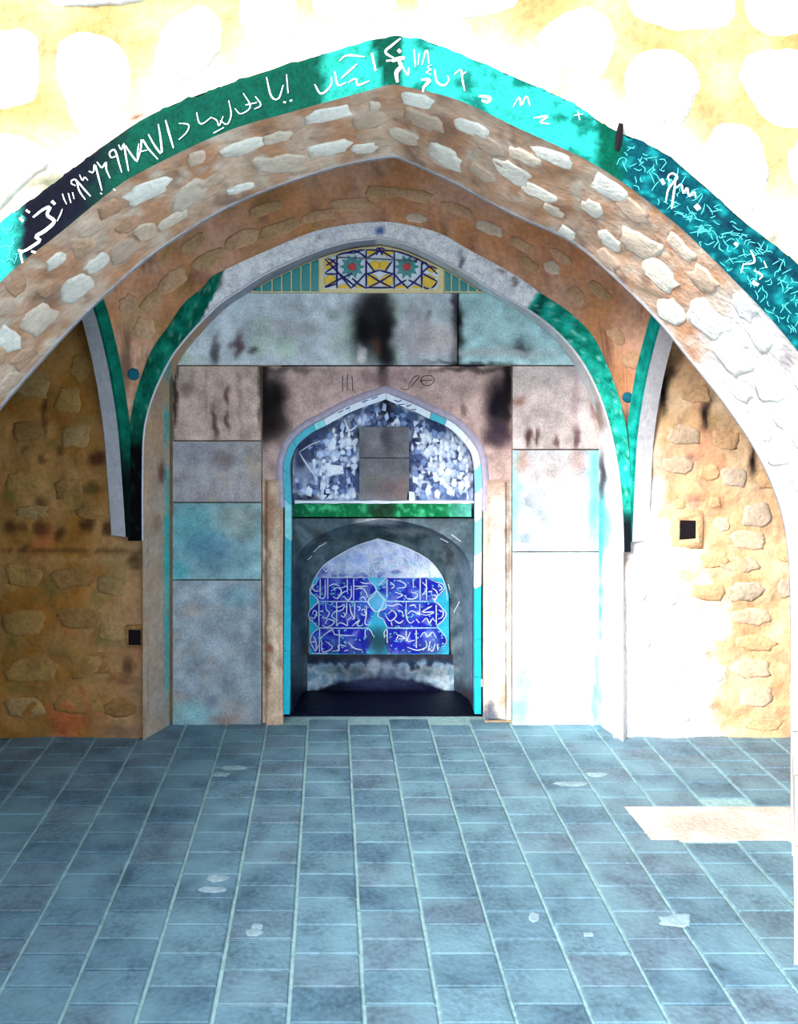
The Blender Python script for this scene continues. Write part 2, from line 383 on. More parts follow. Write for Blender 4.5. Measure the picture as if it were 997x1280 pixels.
# denser rows for colour
DI = at(arch2(fin_l, fin_r, 230), ZF-.012); DO = at(arch2(fout_l, fout_r, 230), ZF-.012)
for L_ in (DI, DO): L_[0].z = L_[-1].z = 0
rows = lerprows(DI, DO, 14)+[[Vector((p.x, ZF+.02, p.z)) for p in DO]]
band = loft(rows, 'painted_band', M_paint, arch, bandcol, lambda v, s, t: rag(v, 1 if s > .9 else 0, t)); band['label'] = 'green and turquoise painted band scrawled with white writing'
L1 = [  # first writing, crop origin (0,60) scale 3.021
 {'w': 4.2, 'p': [(125, 640), (160, 612), (190, 600), (178, 630), (205, 655), (170, 690), (135, 712), (150, 728), (105, 760), (80, 775), (85, 812)]},
 {'w': 3.5, 'p': [(68, 765), (90, 768)]}, {'w': 4, 'p': [(75, 640), (88, 655)]}, {'w': 4, 'p': [(195, 578), (208, 590)]}, {'w': 3, 'p': [(118, 768), (135, 772)]},
 {'w': 3, 'p': [(98, 612), (112, 622)]},
 [(215, 655), (228, 630), (236, 608)], [(236, 550), (242, 570), (252, 590)], [(258, 548), (268, 585)], [(274, 545), (280, 570)],
 {'w': 2, 'p': [(285, 520), (270, 512), (272, 500), (288, 500), (300, 540), (322, 572)]}, {'w': 2, 'p': [(290, 500), (315, 530), (342, 560)]},
 [(300, 478), (312, 500), (320, 488), (332, 500)], {'w': 2.2, 'p': [(335, 465), (352, 470), (358, 440), (370, 480), (385, 538)]},
 {'w': 2.2, 'p': [(366, 430), (385, 452), (400, 432), (402, 460), (416, 492)]}, [(378, 548), (386, 552)], [(428, 532), (436, 538)],
 {'w': 2.2, 'p': [(440, 408), (420, 414), (414, 396), (430, 384), (440, 400), (448, 430), (460, 470)]},
 {'w': 2.2, 'p': [(448, 365), (458, 385), (468, 362), (474, 400), (486, 465)]},
 {'w': 2.2, 'p': [(474, 368), (494, 400), (518, 428), (520, 395), (524, 362)]}, {'w': 2.2, 'p': [(522, 420), (532, 380), (536, 345), (560, 380), (596, 420)]},
 {'w': 1.6, 'p': [(528, 392), (556, 386)]}, {'w': 2.4, 'p': [(560, 326), (585, 370), (610, 398), (606, 340), (598, 288)]}, {'w': 2.4, 'p': [(625, 272), (638, 320), (655, 378)]},
 [(675, 285), (712, 290), (705, 318), (676, 346)]]
L2 = [  # crop origin (0,0) scale 1.994
 [(490, 280), (496, 305), (506, 308), (525, 294)], [(524, 292), (540, 300), (546, 314), (556, 290)], [(532, 332), (558, 318)], [(548, 300), (566, 310), (576, 286), (570, 250)],
 [(585, 270), (600, 284), (624, 266), (606, 232)], [(612, 262), (640, 256)], [(636, 240), (650, 262), (634, 272)], {'w': 2, 'p': [(664, 192), (676, 240), (694, 246), (706, 212)]},
 [(714, 186), (718, 232)], {'w': 2.4, 'p': [(706, 254), (712, 256)]}, {'w': 2.4, 'p': [(722, 252), (728, 250)]}, {'w': 2.4, 'p': [(784, 210), (800, 234), (824, 214), (826, 192)]},
 {'w': 2.4, 'p': [(834, 178), (842, 212), (862, 206)]}, {'w': 2.4, 'p': [(850, 196), (876, 172), (890, 160)]}, {'w': 2.4, 'p': [(846, 152), (866, 138), (908, 142)]},
 {'w': 2.6, 'p': [(868, 206), (886, 196), (892, 212), (920, 202)]}, {'w': 3, 'p': [(926, 132), (936, 176)]},
 {'w': 3, 'p': [(998, 96), (978, 112), (960, 130), (986, 148)]}, {'w': 2.4, 'p': [(962, 152), (986, 150)]}]
L3 = [  # crop origin (320,30) scale 2.932
 {'w': 4.5, 'p': [(520, 94), (530, 104)]}, {'w': 5, 'p': [(498, 136), (520, 128), (545, 124)]}, {'w': 5, 'p': [(520, 128), (530, 155), (514, 178), (518, 214)]}, {'w': 2.4, 'p': [(532, 150), (556, 188), (560, 160)]},
 {'w': 2, 'p': [(578, 92), (584, 156)]}, [(598, 106), (594, 150)], {'w': 2, 'p': [(608, 150), (624, 94), (634, 146)]}, [(644, 150), (628, 158), (640, 168), (624, 176), (640, 186)],
 {'w': 3.6, 'p': [(604, 204), (636, 206), (614, 232), (612, 248)]}, {'w': 2.4, 'p': [(654, 166), (662, 210), (688, 226), (706, 206), (700, 188)]}, {'w': 2.4, 'p': [(726, 186), (750, 168), (756, 205), (764, 246)]}, {'w': 2, 'p': [(752, 188), (770, 176)]},
 {'w': 4, 'p': [(816, 264), (856, 270), (848, 286), (826, 280)]}, {'w': 2.2, 'p': [(942, 304), (964, 268), (972, 300), (990, 264), (1004, 300)]},
 {'w': 2.4, 'p': [(1016, 345), (1070, 338), (1040, 360), (1075, 366)]}, [(1165, 335), (1200, 330)], [(1178, 318), (1186, 352)]]
L4 = [  # crop origin (640,80) scale 2.793
 {'w': 2.6, 'p': [(548, 412), (544, 392), (560, 382), (576, 396), (560, 416), (544, 440), (536, 482)]}, {'w': 2.6, 'p': [(570, 410), (564, 450), (556, 506)]},
 {'w': 2.4, 'p': [(574, 432), (590, 420), (598, 452), (610, 432), (618, 462), (636, 446), (640, 468)]}, {'w': 4.5, 'p': [(520, 402), (530, 420)]}, {'w': 7, 'p': [(640, 492), (652, 508)]},
 {'w': 4.5, 'p': [(776, 624), (786, 634)]}, {'w': 5, 'p': [(838, 760), (858, 772)]}, [(808, 696), (798, 730)], {'w': 2.2, 'p': [(832, 650), (846, 690), (812, 700)]}, [(878, 688), (888, 712)], {'w': 2.2, 'p': [(842, 720), (872, 738), (862, 752)]}]
D0 = ZF-.0125
allv = []
for L_, og, sc in ((L1, (0, 60), 3.021), (L2, (0, 0), 1.994), (L3, (320, 30), 2.932), (L4, (640, 80), 2.793)):
    o = strokes('inscription', L_, D0, M_white, band, 1.6, og, sc); o['label'] = 'white scrawled writing and numerals'; o['kind'] = 'stuff'
R2 = random.Random(3); sc_ = []
def inband(x, y):
    tops = [q for q in DOP if abs(q[0]-x) < 5]; bots = [q for q in DIP if abs(q[0]-x) < 5]
    return tops and bots and min(t[1] for t in tops)+7 < y < max(t[1] for t in bots)-5
DOP = [toP(q) for q in DO]; DIP = [toP(q) for q in DI]
for k in range(1100):
    x = R2.uniform(778, 1010) if k % 7 else R2.uniform(-30, 26); y = R2.uniform(180, 450)
    a = R2.uniform(0, 6.28); l = R2.uniform(5, 16); m_ = (x+l/2*math.cos(a)+R2.uniform(-3, 3), y+l/2*math.sin(a)+R2.uniform(-3, 3)); e = (x+l*math.cos(a), y+l*math.sin(a))
    if inband(x, y) and inband(*e) and inband(*m_): sc_.append([(x, y), m_, e])
o = strokes('scratches', sc_, D0, M_scr, band, 1.05, lift=.0015); o['kind'] = 'stuff'
strokes('tar_drip', [{'w': 9, 'p': [(776, 154), (774, 168), (771, 188)]}], D0-.001, M_black, band)

SC_A, SC_B = c(206, 150, 116), c(224, 190, 168)
def scol(p):
    x, y = toP(p); b = mix(SC_A, SC_B, .5+1.2*fb(x, y, 45, 6)); b = mix(b, c(150, 112, 96), .8*sm(.1, .7, fb(x, y, 30, 9)))
    b = mix(b, c(236, 230, 230), .9*sm(.2, .8, (x-830)/110+(y-420)/200+.5*fb(x, y, 36, 19)))  # bright sunlight on the right flank painted in as near white
    b = mix(b, c(232, 216, 200), .7*sm(.2, .7, fb(x, y, 20, 17)))
    r = p.y
    b = mix(b, c(218, 214, 222), sm(2.925, 2.945, r+.01*nz(x, y, 12)))          # pale plaster arris
    return stains(b, [(60, 372, 22, 10, c(70, 45, 35), .55), (700, 262, 10, 6, c(130, 70, 50), .5), (740, 280, 8, 14, c(120, 100, 96), .5), (985, 452, 9, 16, c(150, 140, 150), .7), (989, 535, 2, 7, c(70, 70, 90), .8), (990, 602, 2, 3, c(200, 40, 60), .8)], (x, y), 7, 4)
def sdisp(v, s, t):
    k = math.sin(math.pi*s)**.5 if 0 < s < 1 else 0
    return Vector((.012*fb(v.x, v.z*1+v.y, .12, 3)*k, 0, .014*fb(v.x+v.y, v.z, .14, 5)*k))
DI2 = at(arch2(fin_l, fin_r, 150), ZF); DR2 = at(arch2(rear_l, rear_r, 150), ZR)
for L_ in (DI2, DR2): L_[0].z = L_[-1].z = 0
rows = []
for k in range(25):
    t = k/24; rows.append([a.lerp(b, t) for a, b in zip(DI2, DR2)])
rows = [[Vector((p.x, ZF-.012, p.z)) for p in DI2]]+rows
soff = loft(rows, 'soffit', M_pl, arch, scol, sdisp, flip=False)
loft([[Vector((p.x*.999, ZR-.0, p.z-.004)) for p in DR2], [Vector((p.x*.999, ZR+.012, p.z-.002)) for p in DR2], [Vector((p.x*1.02, ZR+.012, p.z+.02)) for p in DR2]], 'edge_trim', M_wpl, arch)
TS = bvh(soff)
SOF = [(350, 205, 40, 13, -6), (410, 143, 36, 9, -14), (155, 312, 24, 14, -38), (120, 330, 20, 10, -35), (235, 245, 30, 14, -38), (185, 238, 34, 13, -26), (262, 228, 22, 8, -35),
 (95, 360, 24, 16, -25), (50, 400, 26, 18, -40), (10, 425, 16, 20, -45), (115, 285, 22, 8, -30), (300, 185, 32, 9, -18), (345, 172, 22, 7, -15), (412, 185, 30, 10, -12), (460, 150, 28, 12, -10), (455, 185, 18, 8, -5),
 (468, 132, 9, 7, 0), (520, 125, 26, 9, 12), (530, 150, 30, 11, 22), (555, 195, 30, 12, 30), (505, 170, 22, 9, 18), (590, 160, 26, 10, 22), (610, 180, 28, 11, 30), (640, 215, 30, 13, 28), (655, 195, 26, 9, 22), (690, 195, 30, 9, 22), (600, 215, 24, 9, 32),
 (672, 240, 28, 9, 28), (690, 262, 16, 6, 30), (760, 235, 30, 12, 35), (790, 262, 28, 12, 40), (740, 260, 16, 10, 30), (800, 305, 34, 17, 30), (762, 300, 18, 9, 40), (760, 325, 20, 10, 45), (825, 345, 28, 15, 42), (850, 310, 26, 10, 45),
 (838, 390, 26, 16, 45), (880, 350, 24, 14, 45), (885, 400, 34, 20, 45), (915, 440, 34, 22, 50), (930, 385, 22, 12, 50), (950, 420, 24, 15, 55), (960, 480, 28, 22, 60), (985, 520, 16, 26, 75), (880, 455, 22, 14, 50), (930, 520, 22, 16, 60), (975, 570, 12, 22, 80), (990, 640, 5, 20, 85), (708, 345-55, 14, 7, 35),
 (5, 385, 16, 10, -40), (70, 325, 18, 8, -35), (215, 290-15, 24, 8, -32), (300, 235, 20, 6, -20), (380, 215-3, 22, 5, -12)]
MSW0 = mat('sunlight-painted soffit stone', c(238, 232, 230), .1, 10, .4)  # stones lightened to carry the sunlight painted on the right soffit
for i, (x, y, rx, ry, a) in enumerate(SOF):
    stone(TS, blob(x, y, rx*.95, ry*.9, a, 14, .2), MSW0 if (x-830)/110+(y-420)/200 > .25 else M_sst[(i*7) % 4], soff, .006, sink=.012)

rs2 = random.Random(5); MS2 = [mat('bedded stone %d' % i, q, .25, 12, .5) for i, q in enumerate((c(206, 166, 138), c(196, 150, 122), c(222, 192, 170)))]
MSW = mat('sunlight-painted bedded stone', c(232, 226, 226), .1, 10, .4)  # lit copy of the bedded stones, sunlight put into the colour
done = [(q[0], q[1], q[2]) for q in SOF]; tries = 0; kk = 0
while tries < 2600 and kk < 120:
    tries += 1; x = rs2.uniform(-10, 1005); y = rs2.uniform(100, 700)
    p, nn_ = cast(TS, x, y)
    if p is None or p.y > ZR-.07 or p.y < ZF+.05 or W(x, y, ZF).z > 2.46: continue
    rx, ry = rs2.uniform(14, 24), rs2.uniform(7, 12)
    if any(math.hypot(x-a, (y-b)) < (rx+c_)*.72 for a, b, c_ in done): continue
    if x > 488: a_ = 28+max(0, x-620)*.10
    else: a_ = -14-max(0, 400-x)*.07
    o = stone(TS, blob(x, y, rx, ry, a_), MSW if (x-830)/110+(y-420)/200 > .5 else MS2[kk % 3], soff, .006, sink=.014); done.append((x, y, rx)); kk += 1
# rough footing of the right pier
ft = empty('pier_footing', (1.35, 2.65, 0), 'rough whitewashed masonry footing at the foot of the right-hand pier', 'footing')
zc = 0; k = 0
while zc < .76:
    h = R.uniform(.12, .2); h = min(h, .78-zc); d = 2.32
    while d < 2.93:
        l = min(R.uniform(.16, .26), 2.95-d)
        xa = (992+R.uniform(-3, 3)-PX)*d/F; xb = (992+R.uniform(-3, 3)-PX)*(d+l)/F
        vs = [(xa, d+.004, zc+.003), (xb, d+l-.004, zc+.003), (xb+.22, d+l-.004, zc+.003), (xa+.4, d+.004, zc+.003)]
        vs += [(x_+R.uniform(-.004, .008), y_, zc+h-.004) for x_, y_, _ in vs]
        o = mesh('block', vs, [(0, 1, 2, 3), (4, 7, 6, 5), (0, 4, 5, 1), (1, 5, 6, 2), (2, 6, 7, 3), (3, 7, 4, 0)], M_fst[k % 3], ft); k += 1; d += l
    zc += h

# ------------------------------------------------------------------ shell: side walls of the hall, roof
M_shell = mat('rear plaster', c(170, 140, 110), .2, 5, .4)
struct(box('ceiling', (-3.4, ZF+.02, 3.3), (3.4, 4.9, 3.45), M_shell), 'flat roof slab above the vaulted bay', 'ceiling')
def wcol_l(p):
    x, y = toP(p); b = mix(c(150, 98, 40), c(172, 126, 76), .5+fb(x, y, 60, 2)); b = mix(b, c(112, 96, 46), .8*sm(0, .8, fb(x, y, 34, 6)))
    b = mix(b, c(172, 92, 52), .7*sm(.25, .8, fb(x, y, 48, 14))); b = mix(b, c(178, 140, 108), .6*sm(90, 190, x+fb(x, y, 40)*20))
    dk = c(62, 28, 12)
    return stains(b, [(55, 518, 4, 26, dk, .8), (122, 575, 9, 11, dk, .9), (76, 566, 5, 6, dk, .8), (115, 612, 12, 9, c(70, 60, 25), .8), (52, 630, 9, 9, dk, .7), (15, 660, 9, 8, dk, .8), (30, 660, 6, 8, dk, .7), (50, 660, 8, 8, dk, .8), (72, 668, 9, 8, dk, .85),
        (110, 652, 8, 14, dk, .85), (133, 662, 6, 8, dk, .9), (30, 560, 4, 4, dk, .7), (52, 575, 4, 4, dk, .7), (170, 700, 8, 12, c(60, 36, 24), .8), (160, 832, 8, 8, c(70, 40, 30), .8), (150, 848, 16, 6, c(110, 60, 40), .6),
        (85, 900, 20, 22, c(190, 80, 50), .6), (110, 395, 20, 30, c(80, 62, 34), .5), (155, 915, 30, 6, c(110, 90, 80), .5), (120, 700, 80, 3, c(170, 135, 90), .5), (60, 688, 110, 2.2, c(90, 60, 30), .8)], (x, y), 2, 6)
def wcol_r(p):
    x, y = toP(p); b = mix(c(186, 146, 110), c(200, 170, 140), .5+fb(x, y, 60, 22)); b = mix(b, c(150, 128, 86), .7*sm(.05, .8, fb(x, y, 34, 26)))
    b = mix(b, c(186, 116, 90), .5*sm(.25, .8, fb(x, y, 48, 24)))
    b = mix(b, c(236, 232, 234), sm(.0, .5, (855-x)/110+(min(y, 790)-640)/260+.35*fb(x, y, 40, 29)) if y < 1000 else 0)    # sunlight on the wall, painted in as near white
    dk = c(22, 12, 18)
    return stains(b, [(829, 490, 6, 26, dk, 1), (838, 466, 6, 8, c(70, 50, 50), .8), (880, 520, 6, 18, dk, 1), (884, 500, 9, 10, c(70, 60, 55), .6), (941, 575, 5, 20, dk, 1), (815, 525, 4, 5, c(140, 60, 40), .6),
        (862, 575, 6, 5, c(110, 70, 80), .6), (868, 622, 8, 6, c(130, 90, 90), .6), (897, 628, 6, 7, c(120, 70, 50), .8), (885, 818, 3, 6, c(150, 100, 90), .7), (778, 700, 10, 7, c(120, 100, 95), .9), (772, 735, 5, 22, c(170, 150, 140), .8), (773, 790, 3, 24, c(180, 190, 196), .6),
        (800, 640, 3, 22, c(230, 240, 240), .4)], (x, y), 4, 5)
def wdisp(v, s, t): return Vector((0, -.022*fb(v.x, v.z, .22, 8)-.006*nz(v.x, v.z, .06, 3), 0))
def grid(name, x0, x1, z0, z1, D, nx, nz_, col, m, parent=None, disp=wdisp):
    rows = [[Vector((x0+(x1-x0)*i/nx, D, z0+(z1-z0)*j/nz_)) for i in range(nx+1)] for j in range(nz_+1)]
    return loft(rows, name, m, parent, col, disp)
ZS = 3.83
XL = (186-PX)*ZS/F; XRr = (766-PX)*ZS/F
wl = struct(grid('wall_left', -3.4, XL, 0, 3.3, ZS, 170, 170, wcol_l, M_pl), 'ochre rubble wall in shade to the left of the niche', 'wall')
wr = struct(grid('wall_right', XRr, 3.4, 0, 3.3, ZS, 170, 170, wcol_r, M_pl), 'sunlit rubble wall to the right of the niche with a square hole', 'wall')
struct(box('wall_shade_blocker', (-2.2, -1.5, 0), (-1.85, 2.2, 1.25), M_shell), 'added unseen low wall outside, shading the left of the floor', 'wall')  # added out of view to throw shade on the left floor
wsl = struct(box('wall_side', (-3.5, ZF, 0), (-3.4, 3.9, 3.4), M_shell)); wsr = struct(box('wall_side', (3.4, ZF, 0), (3.5, 3.9, 3.4), M_shell))
struct(box('wall_rear', (-3.5, 4.6, 0), (3.5, 4.7, 3.4), M_shell))
TL_, TR_ = bvh(wl), bvh(wr)
LST = [(28, 720, 26, 16, 4), (90, 722, 30, 14, -3), (140, 730, 20, 15, 5), (30, 780, 30, 18, 0), (100, 772, 32, 14, 3), (140, 790, 22, 12, 8), (40, 838, 34, 18, -4), (112, 830, 30, 18, -8), (30, 885, 26, 14, 3), (100, 880, 34, 14, 0), (150, 885, 22, 13, 0),
 (40, 480, 26, 18, 8), (85, 500, 18, 20, 10), (35, 540, 24, 14, 0), (95, 545, 22, 16, -6), (30, 600, 24, 14, 2), (85, 610, 20, 15, 0), (40, 640, 22, 10, 0), (100, 460, 14, 18, 20), (112, 640, 18, 9, 0), (195, 850, 9, 16, 0)]
for i, (x, y, rx, ry, a) in enumerate(LST): stone(TL_, blob(x, y, rx, ry, a), M_lst[i % 3], wl, .004, sink=.02)
RST = [(854, 543, 24, 14, 8, 1), (917, 597, 17, 14, 0, 2), (944, 643, 20, 16, 0, 2), (935, 674, 24, 13, 5, 1), (870, 492, 20, 14, 0, 0), (905, 550, 20, 14, 0, 0), (925, 705, 26, 11, 3, 1), (931, 740, 26, 13, -4, 2), (940, 770, 25, 12, 0, 1), (945, 803, 26, 11, 3, 0), (938, 835, 28, 14, 0, 1),
 (945, 872, 26, 13, -3, 1), (955, 905, 26, 9, 0, 0), (893, 700, 20, 11, 0, 0), (848, 582, 22, 12, 4, 1), (885, 590, 14, 10, 0, 0), (980, 690, 14, 12, 0, 0), (985, 735, 14, 14, 0, 2), (990, 780, 14, 12, 0, 0), (890, 840, 18, 13, 0, 0), (885, 740, 22, 12, 0, 0), (830, 745, 24, 14, 0, 0), (835, 790, 26, 13, 0, 0), (890, 790, 22, 13, 0, 0), (830, 840, 24, 15, 0, 0), (840, 890, 28, 13, 0, 0), (960, 600, 16, 12, 0, 0),
 (902, 655, 11, 10, 0, 1), (835, 690, 18, 9, 0, 0), (850, 630, 8, 7, 0, 0), (893, 628, 8, 8, 0, 0), (798, 740, 12, 14, 0, 0), (800, 800, 14, 16, 0, 0), (798, 860, 14, 15, 0, 0)]
M_litst = mat('sunlight-painted rubble', c(232, 226, 222), .1, 9, .4)  # lit copy of the rubble for the painted sunlight on this wall
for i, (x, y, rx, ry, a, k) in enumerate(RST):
    m_ = M_litst if ((855-x)/110+(min(y, 790)-640)/260 > .15) else M_wst[k]
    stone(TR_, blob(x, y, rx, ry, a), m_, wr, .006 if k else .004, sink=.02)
# square putlog holes: a flat black sheet for the shade inside, in a stone frame
def hole(name, x0, y0, x1, y1, D, par, rim, lbl):
    o3 = [W(x0, y1, D), W(x1, y1, D), W(x1, y0, D), W(x0, y0, D)]; vs = []
    ct = sum(o3, Vector())/4
    for s, dy in ((1.6, .012), (1.25, -.014), (.95, -.012), (.8, .03)): vs += [ct+(p-ct)*s*R.uniform(.84, 1.16)+Vector((0, dy, 0)) for p in o3]
    fs = []
    for r in range(3):
        for k in range(4): fs.append((r*4+k, r*4+(k+1) % 4, r*4+4+(k+1) % 4, r*4+4+k))
    o = mesh(name, vs, fs, rim, par, True); o['label'] = lbl
    b = [ct+(p-ct)*.93+Vector((0, -.012, 0)) for p in o3]
    mesh('recess', b, [(0, 1, 2, 3)], M_black, o)  # flat black sheet painting the darkness inside the hole
hole('putlog_hole', 847, 648, 870, 675, ZS-.012, wr, M_wst[0], 'dark square hole in the rubble')
hole('putlog_hole', 161, 786, 177, 806, ZS-.01, wl, M_lst[1], 'dark square hole in the rubble')

# ------------------------------------------------------------------ back arch: painted ring, reveal
bo_l = [(160, 676), (159, 600), (161, 545), (166, 508), (175, 475), (190, 437), (210, 408), (230, 379), (254, 359), (265, 346), (296, 330), (341, 310), (393, 289), (440, 280), (477, 277)]
bo_r = [(477, 277), (500, 279), (548, 291), (584, 311), (642, 343), (678, 368), (711, 390), (740, 419), (758, 455), (772, 493), (783, 539), (788, 607), (788, 690)]
bi_l = [(178, 676), (178, 600), (180, 540), (190, 498), (210, 454), (228, 428), (254, 399), (276, 378), (302, 361), (330, 343), (382, 319), (430, 303), (477, 297)]
bi_r = [(477, 297), (512, 306), (566, 332), (620, 365), (664, 390), (700, 419), (729, 455), (751, 500), (765, 548), (774, 600), (778, 652), (779, 690)]
ZO = 3.79
BOc = at(arch2(bo_l, bo_r, 110), ZO); BIc = at(arch2(bi_l, bi_r, 110), ZO)
barch = empty('back_arch', (0, ZO, 0), 'pointed blind arch on the back wall, white at the crown and green down both sides', 'arch')
def bcol(p):
    x, y = toP(p); n = fb(x, y, 14, 5)
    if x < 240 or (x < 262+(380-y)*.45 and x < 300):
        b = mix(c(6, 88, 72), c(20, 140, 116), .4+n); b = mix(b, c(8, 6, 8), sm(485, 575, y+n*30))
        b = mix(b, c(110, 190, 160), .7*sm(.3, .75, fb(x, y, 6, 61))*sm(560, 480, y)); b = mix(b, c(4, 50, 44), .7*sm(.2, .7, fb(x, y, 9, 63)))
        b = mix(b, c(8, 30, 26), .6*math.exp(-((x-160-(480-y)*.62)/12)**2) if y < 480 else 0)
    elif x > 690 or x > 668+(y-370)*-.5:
        b = mix(c(12, 128, 108), c(40, 190, 172), .5+n*1.2); b = mix(b, c(8, 40, 38), sm(10, 0, abs(x-680-(y-370)*-.5)))  # green brightened to turquoise: light on the right side painted in
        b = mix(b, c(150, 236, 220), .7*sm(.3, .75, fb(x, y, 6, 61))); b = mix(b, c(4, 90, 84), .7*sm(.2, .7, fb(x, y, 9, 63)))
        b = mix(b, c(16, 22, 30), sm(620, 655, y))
    else:
        b = mix(c(224, 224, 236), c(248, 246, 250), .5+n)
        b = stains(b, [(475, 289, 5, 5, c(60, 100, 170), 1), (576, 326, 3, 12, c(40, 30, 50), .9), (627, 339, 3, 3, c(120, 60, 60), .9), (642, 352, 3, 7, c(60, 40, 50), .9), (400, 295, 3, 3, c(80, 70, 90), .5), (272, 352, 6, 9, c(50, 30, 30), .9)], (x, y), 1, 2)
    return b
rows = [[Vector((p.x, ZS+.02, p.z)) for p in BOc]]+lerprows(BOc, BIc, 8)+[[Vector((p.x, ZO+.012, p.z)) for p in BIc]]
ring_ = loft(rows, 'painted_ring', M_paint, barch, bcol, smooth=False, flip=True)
inner = [W(x, y, ZO) for x, y in [(p[0], p[1]) for p in arch2(bi_l, bi_r, 110)]]
n0 = len(inner)
revF, revB = [], []
for p in inner:
    revF.append(p+Vector((0, .002, 0))); x, y = toP(p)
    q = Vector((p.x, ZB, p.z))
    lim = (212-PX)*ZB/F; lir = (748-PX)*ZB/F
    if q.x < lim: q.x = lim
    if q.x > lir: q.x = lir
    revB.append(q)
for s, lst in ((0, (revF, revB)), (1, (revF, revB))):
    pass
def ext(L_, head):
    a = L_[0].copy(); b = L_[-1].copy(); a.z = 0; b.z = 0
    pre = [a.lerp(L_[0], k/20) for k in range(20)]; post = [L_[-1].lerp(b, (k+1)/20) for k in range(20)]
    return pre+L_+post
revF = ext(revF, 0); revB = ext(revB, 0)
def wide(i, p):     # the reveal narrows to the corner of the wall near the floor
    return p
def rcol(p):
    x, y = toP(p)
    if x < 470:
        b = mix(c(172, 138, 110), c(160, 160, 160), sm(470, 640, y)*.25+.3*fb(x, y, 30, 5)+.1); b = mix(b, c(60, 160, 160), .8*sm(7, 2, abs(x-209))*(.75+fb(x, y, 30, 2)))
        b = mix(b, c(150, 150, 164), sm(420, 380, y))
        b = stains(b, [(201, 590, 4, 14, c(90, 40, 30), .85), (197, 655, 5, 10, c(110, 80, 60), .5), (200, 880, 8, 20, c(150, 150, 150), .5)], (x, y), 1, 3)
    else:
        b = mix(c(206, 196, 196), c(216, 224, 228), .5+fb(x, y, 30, 5))
        b = mix(b, c(70, 200, 205), .85*sm(7, 3, abs(x-749))*sm(620, 640, y)*(.8+fb(x, y, 20, 2)))
        b = stains(b, [(752, 600, 5, 34, c(40, 36, 60), .95), (755, 660, 9, 34, c(60, 200, 205), .8), (748, 520, 5, 20, c(120, 90, 80), .7), (745, 905, 6, 10, c(60, 140, 150), .8)], (x, y), 1, 3)
    return b
rv = loft(lerprows(revF, revB, 10), 'reveal', M_pl, barch, rcol, lambda v, s, t: Vector((.004*fb(v.x, v.z, .1, 3), 0, 0)) if .05 < s < .95 else Vector((0, 0, 0)), flip=True)
# thin white arris along the inner edge
strokes('arris', [{'w': 3, 'p': [(x, y) for x, y in arch2(bi_l, bi_r, 40)]}], ZO-.001, M_wpl, barch)
# lower wall strips joining side walls with the reveal
def strip(x0s, name, flip):
    rows = []
    for k in range(41):
        z = .97*k/40; a = Vector((x0s[0], ZS-.0, z)); b = Vector((x0s[1], ZO+.004, z)); rows.append([a.lerp(b, j/4) for j in range(5)])
    return loft(rows, name, M_pl, None, None)
sl_ = loft([[Vector((XL-.02, ZS, z/20*1.0)) for z in range(21)], [Vector((revF[0].x+.001, ZO, z/20*1.0)) for z in range(21)]], 'return_strip', M_pl, wl, wcol_l, smooth=False)
sr_ = loft([[Vector((XRr+.06, ZS, z/20*1.0)) for z in range(21)], [Vector((revF[-1].x-.001, ZO, z/20*1.0)) for z in range(21)]], 'return_strip', M_pl, wr, wcol_r, smooth=False)

# ------------------------------------------------------------------ side arches (springing from the back corners towards the front piers)
TH = .095
def side_arch(sgn, X0, Y0, X1, Y1, H0, HA, label, tr, facecol):
    """tr: (fraction along, height) points of the arch line"""
    P = lambda u, h: Vector((X0+(X1-X0)*u, Y0+(Y1-Y0)*u, h))
    L_ = [P(u, h) for u, h in tr]; n = 50
    cv = seg(L_, n); cv2 = seg([P(1-u, h) for u, h in reversed(tr)], n)
    line = cv+cv2[1:]
    d = Vector((X1-X0, Y1-Y0, 0)).normalized(); nrm = Vector((-d.y, d.x, 0))   # horizontal normal
    if nrm.x*sgn < 0: nrm = -nrm                                               # points away from the bay
    e = empty('side_arch', (X0, Y0, 0), label, 'arch', None)
    up = []
    for i, p in enumerate(line):
        a = line[max(0, i-1)]; b = line[min(len(line)-1, i+1)]; t = (b-a).normalized(); q = t.cross(nrm); q = q if q.z > 0 or abs(q.z) < 1e-4 else -q
        if abs(t.z) > .98: q = Vector((-d.x, -d.y, 0)) if i < len(line)/2 else Vector((d.x, d.y, 0))
        up.append(q)
    face = [[p-nrm*(.0 if w == 0 else .014)+u*w for p, u in zip(line, up)] for w in (0, .002, .015, .03, .045, .06)]
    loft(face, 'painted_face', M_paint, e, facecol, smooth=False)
    sf = [[p+nrm*TH*k/5-Vector((0, 0, 0)) for p in line] for k in range(6)]
    loft(sf, 'soffit', M_wpl, e)
    loft([[p+nrm*TH for p in line], [p+nrm*TH+Vector((0, 0, .05))+u*.3 for p, u in zip(line, up)]], 'outer_face', M_vst[0], e)
    # flat cut end of the springing
    vs = [line[0], line[0]+nrm*TH, line[0]+nrm*TH+up[0]*.08, line[0]+up[0]*.08]; mesh('cut_end', vs, [(0, 1, 2, 3)], M_wpl, e)
    return [p+u*.02 for p, u in zip(line, up)], e
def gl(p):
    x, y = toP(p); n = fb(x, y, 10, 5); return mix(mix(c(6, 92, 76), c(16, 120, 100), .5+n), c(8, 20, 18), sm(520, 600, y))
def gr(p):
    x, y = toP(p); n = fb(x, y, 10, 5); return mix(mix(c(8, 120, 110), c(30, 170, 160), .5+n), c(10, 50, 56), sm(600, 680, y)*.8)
tr = [(0, .925), (.02, 1.15), (.05, 1.42), (.10, 1.66), (.155, 1.84), (.20, 1.95), (.3, 2.12), (.4, 2.24), (.5, 2.31)]
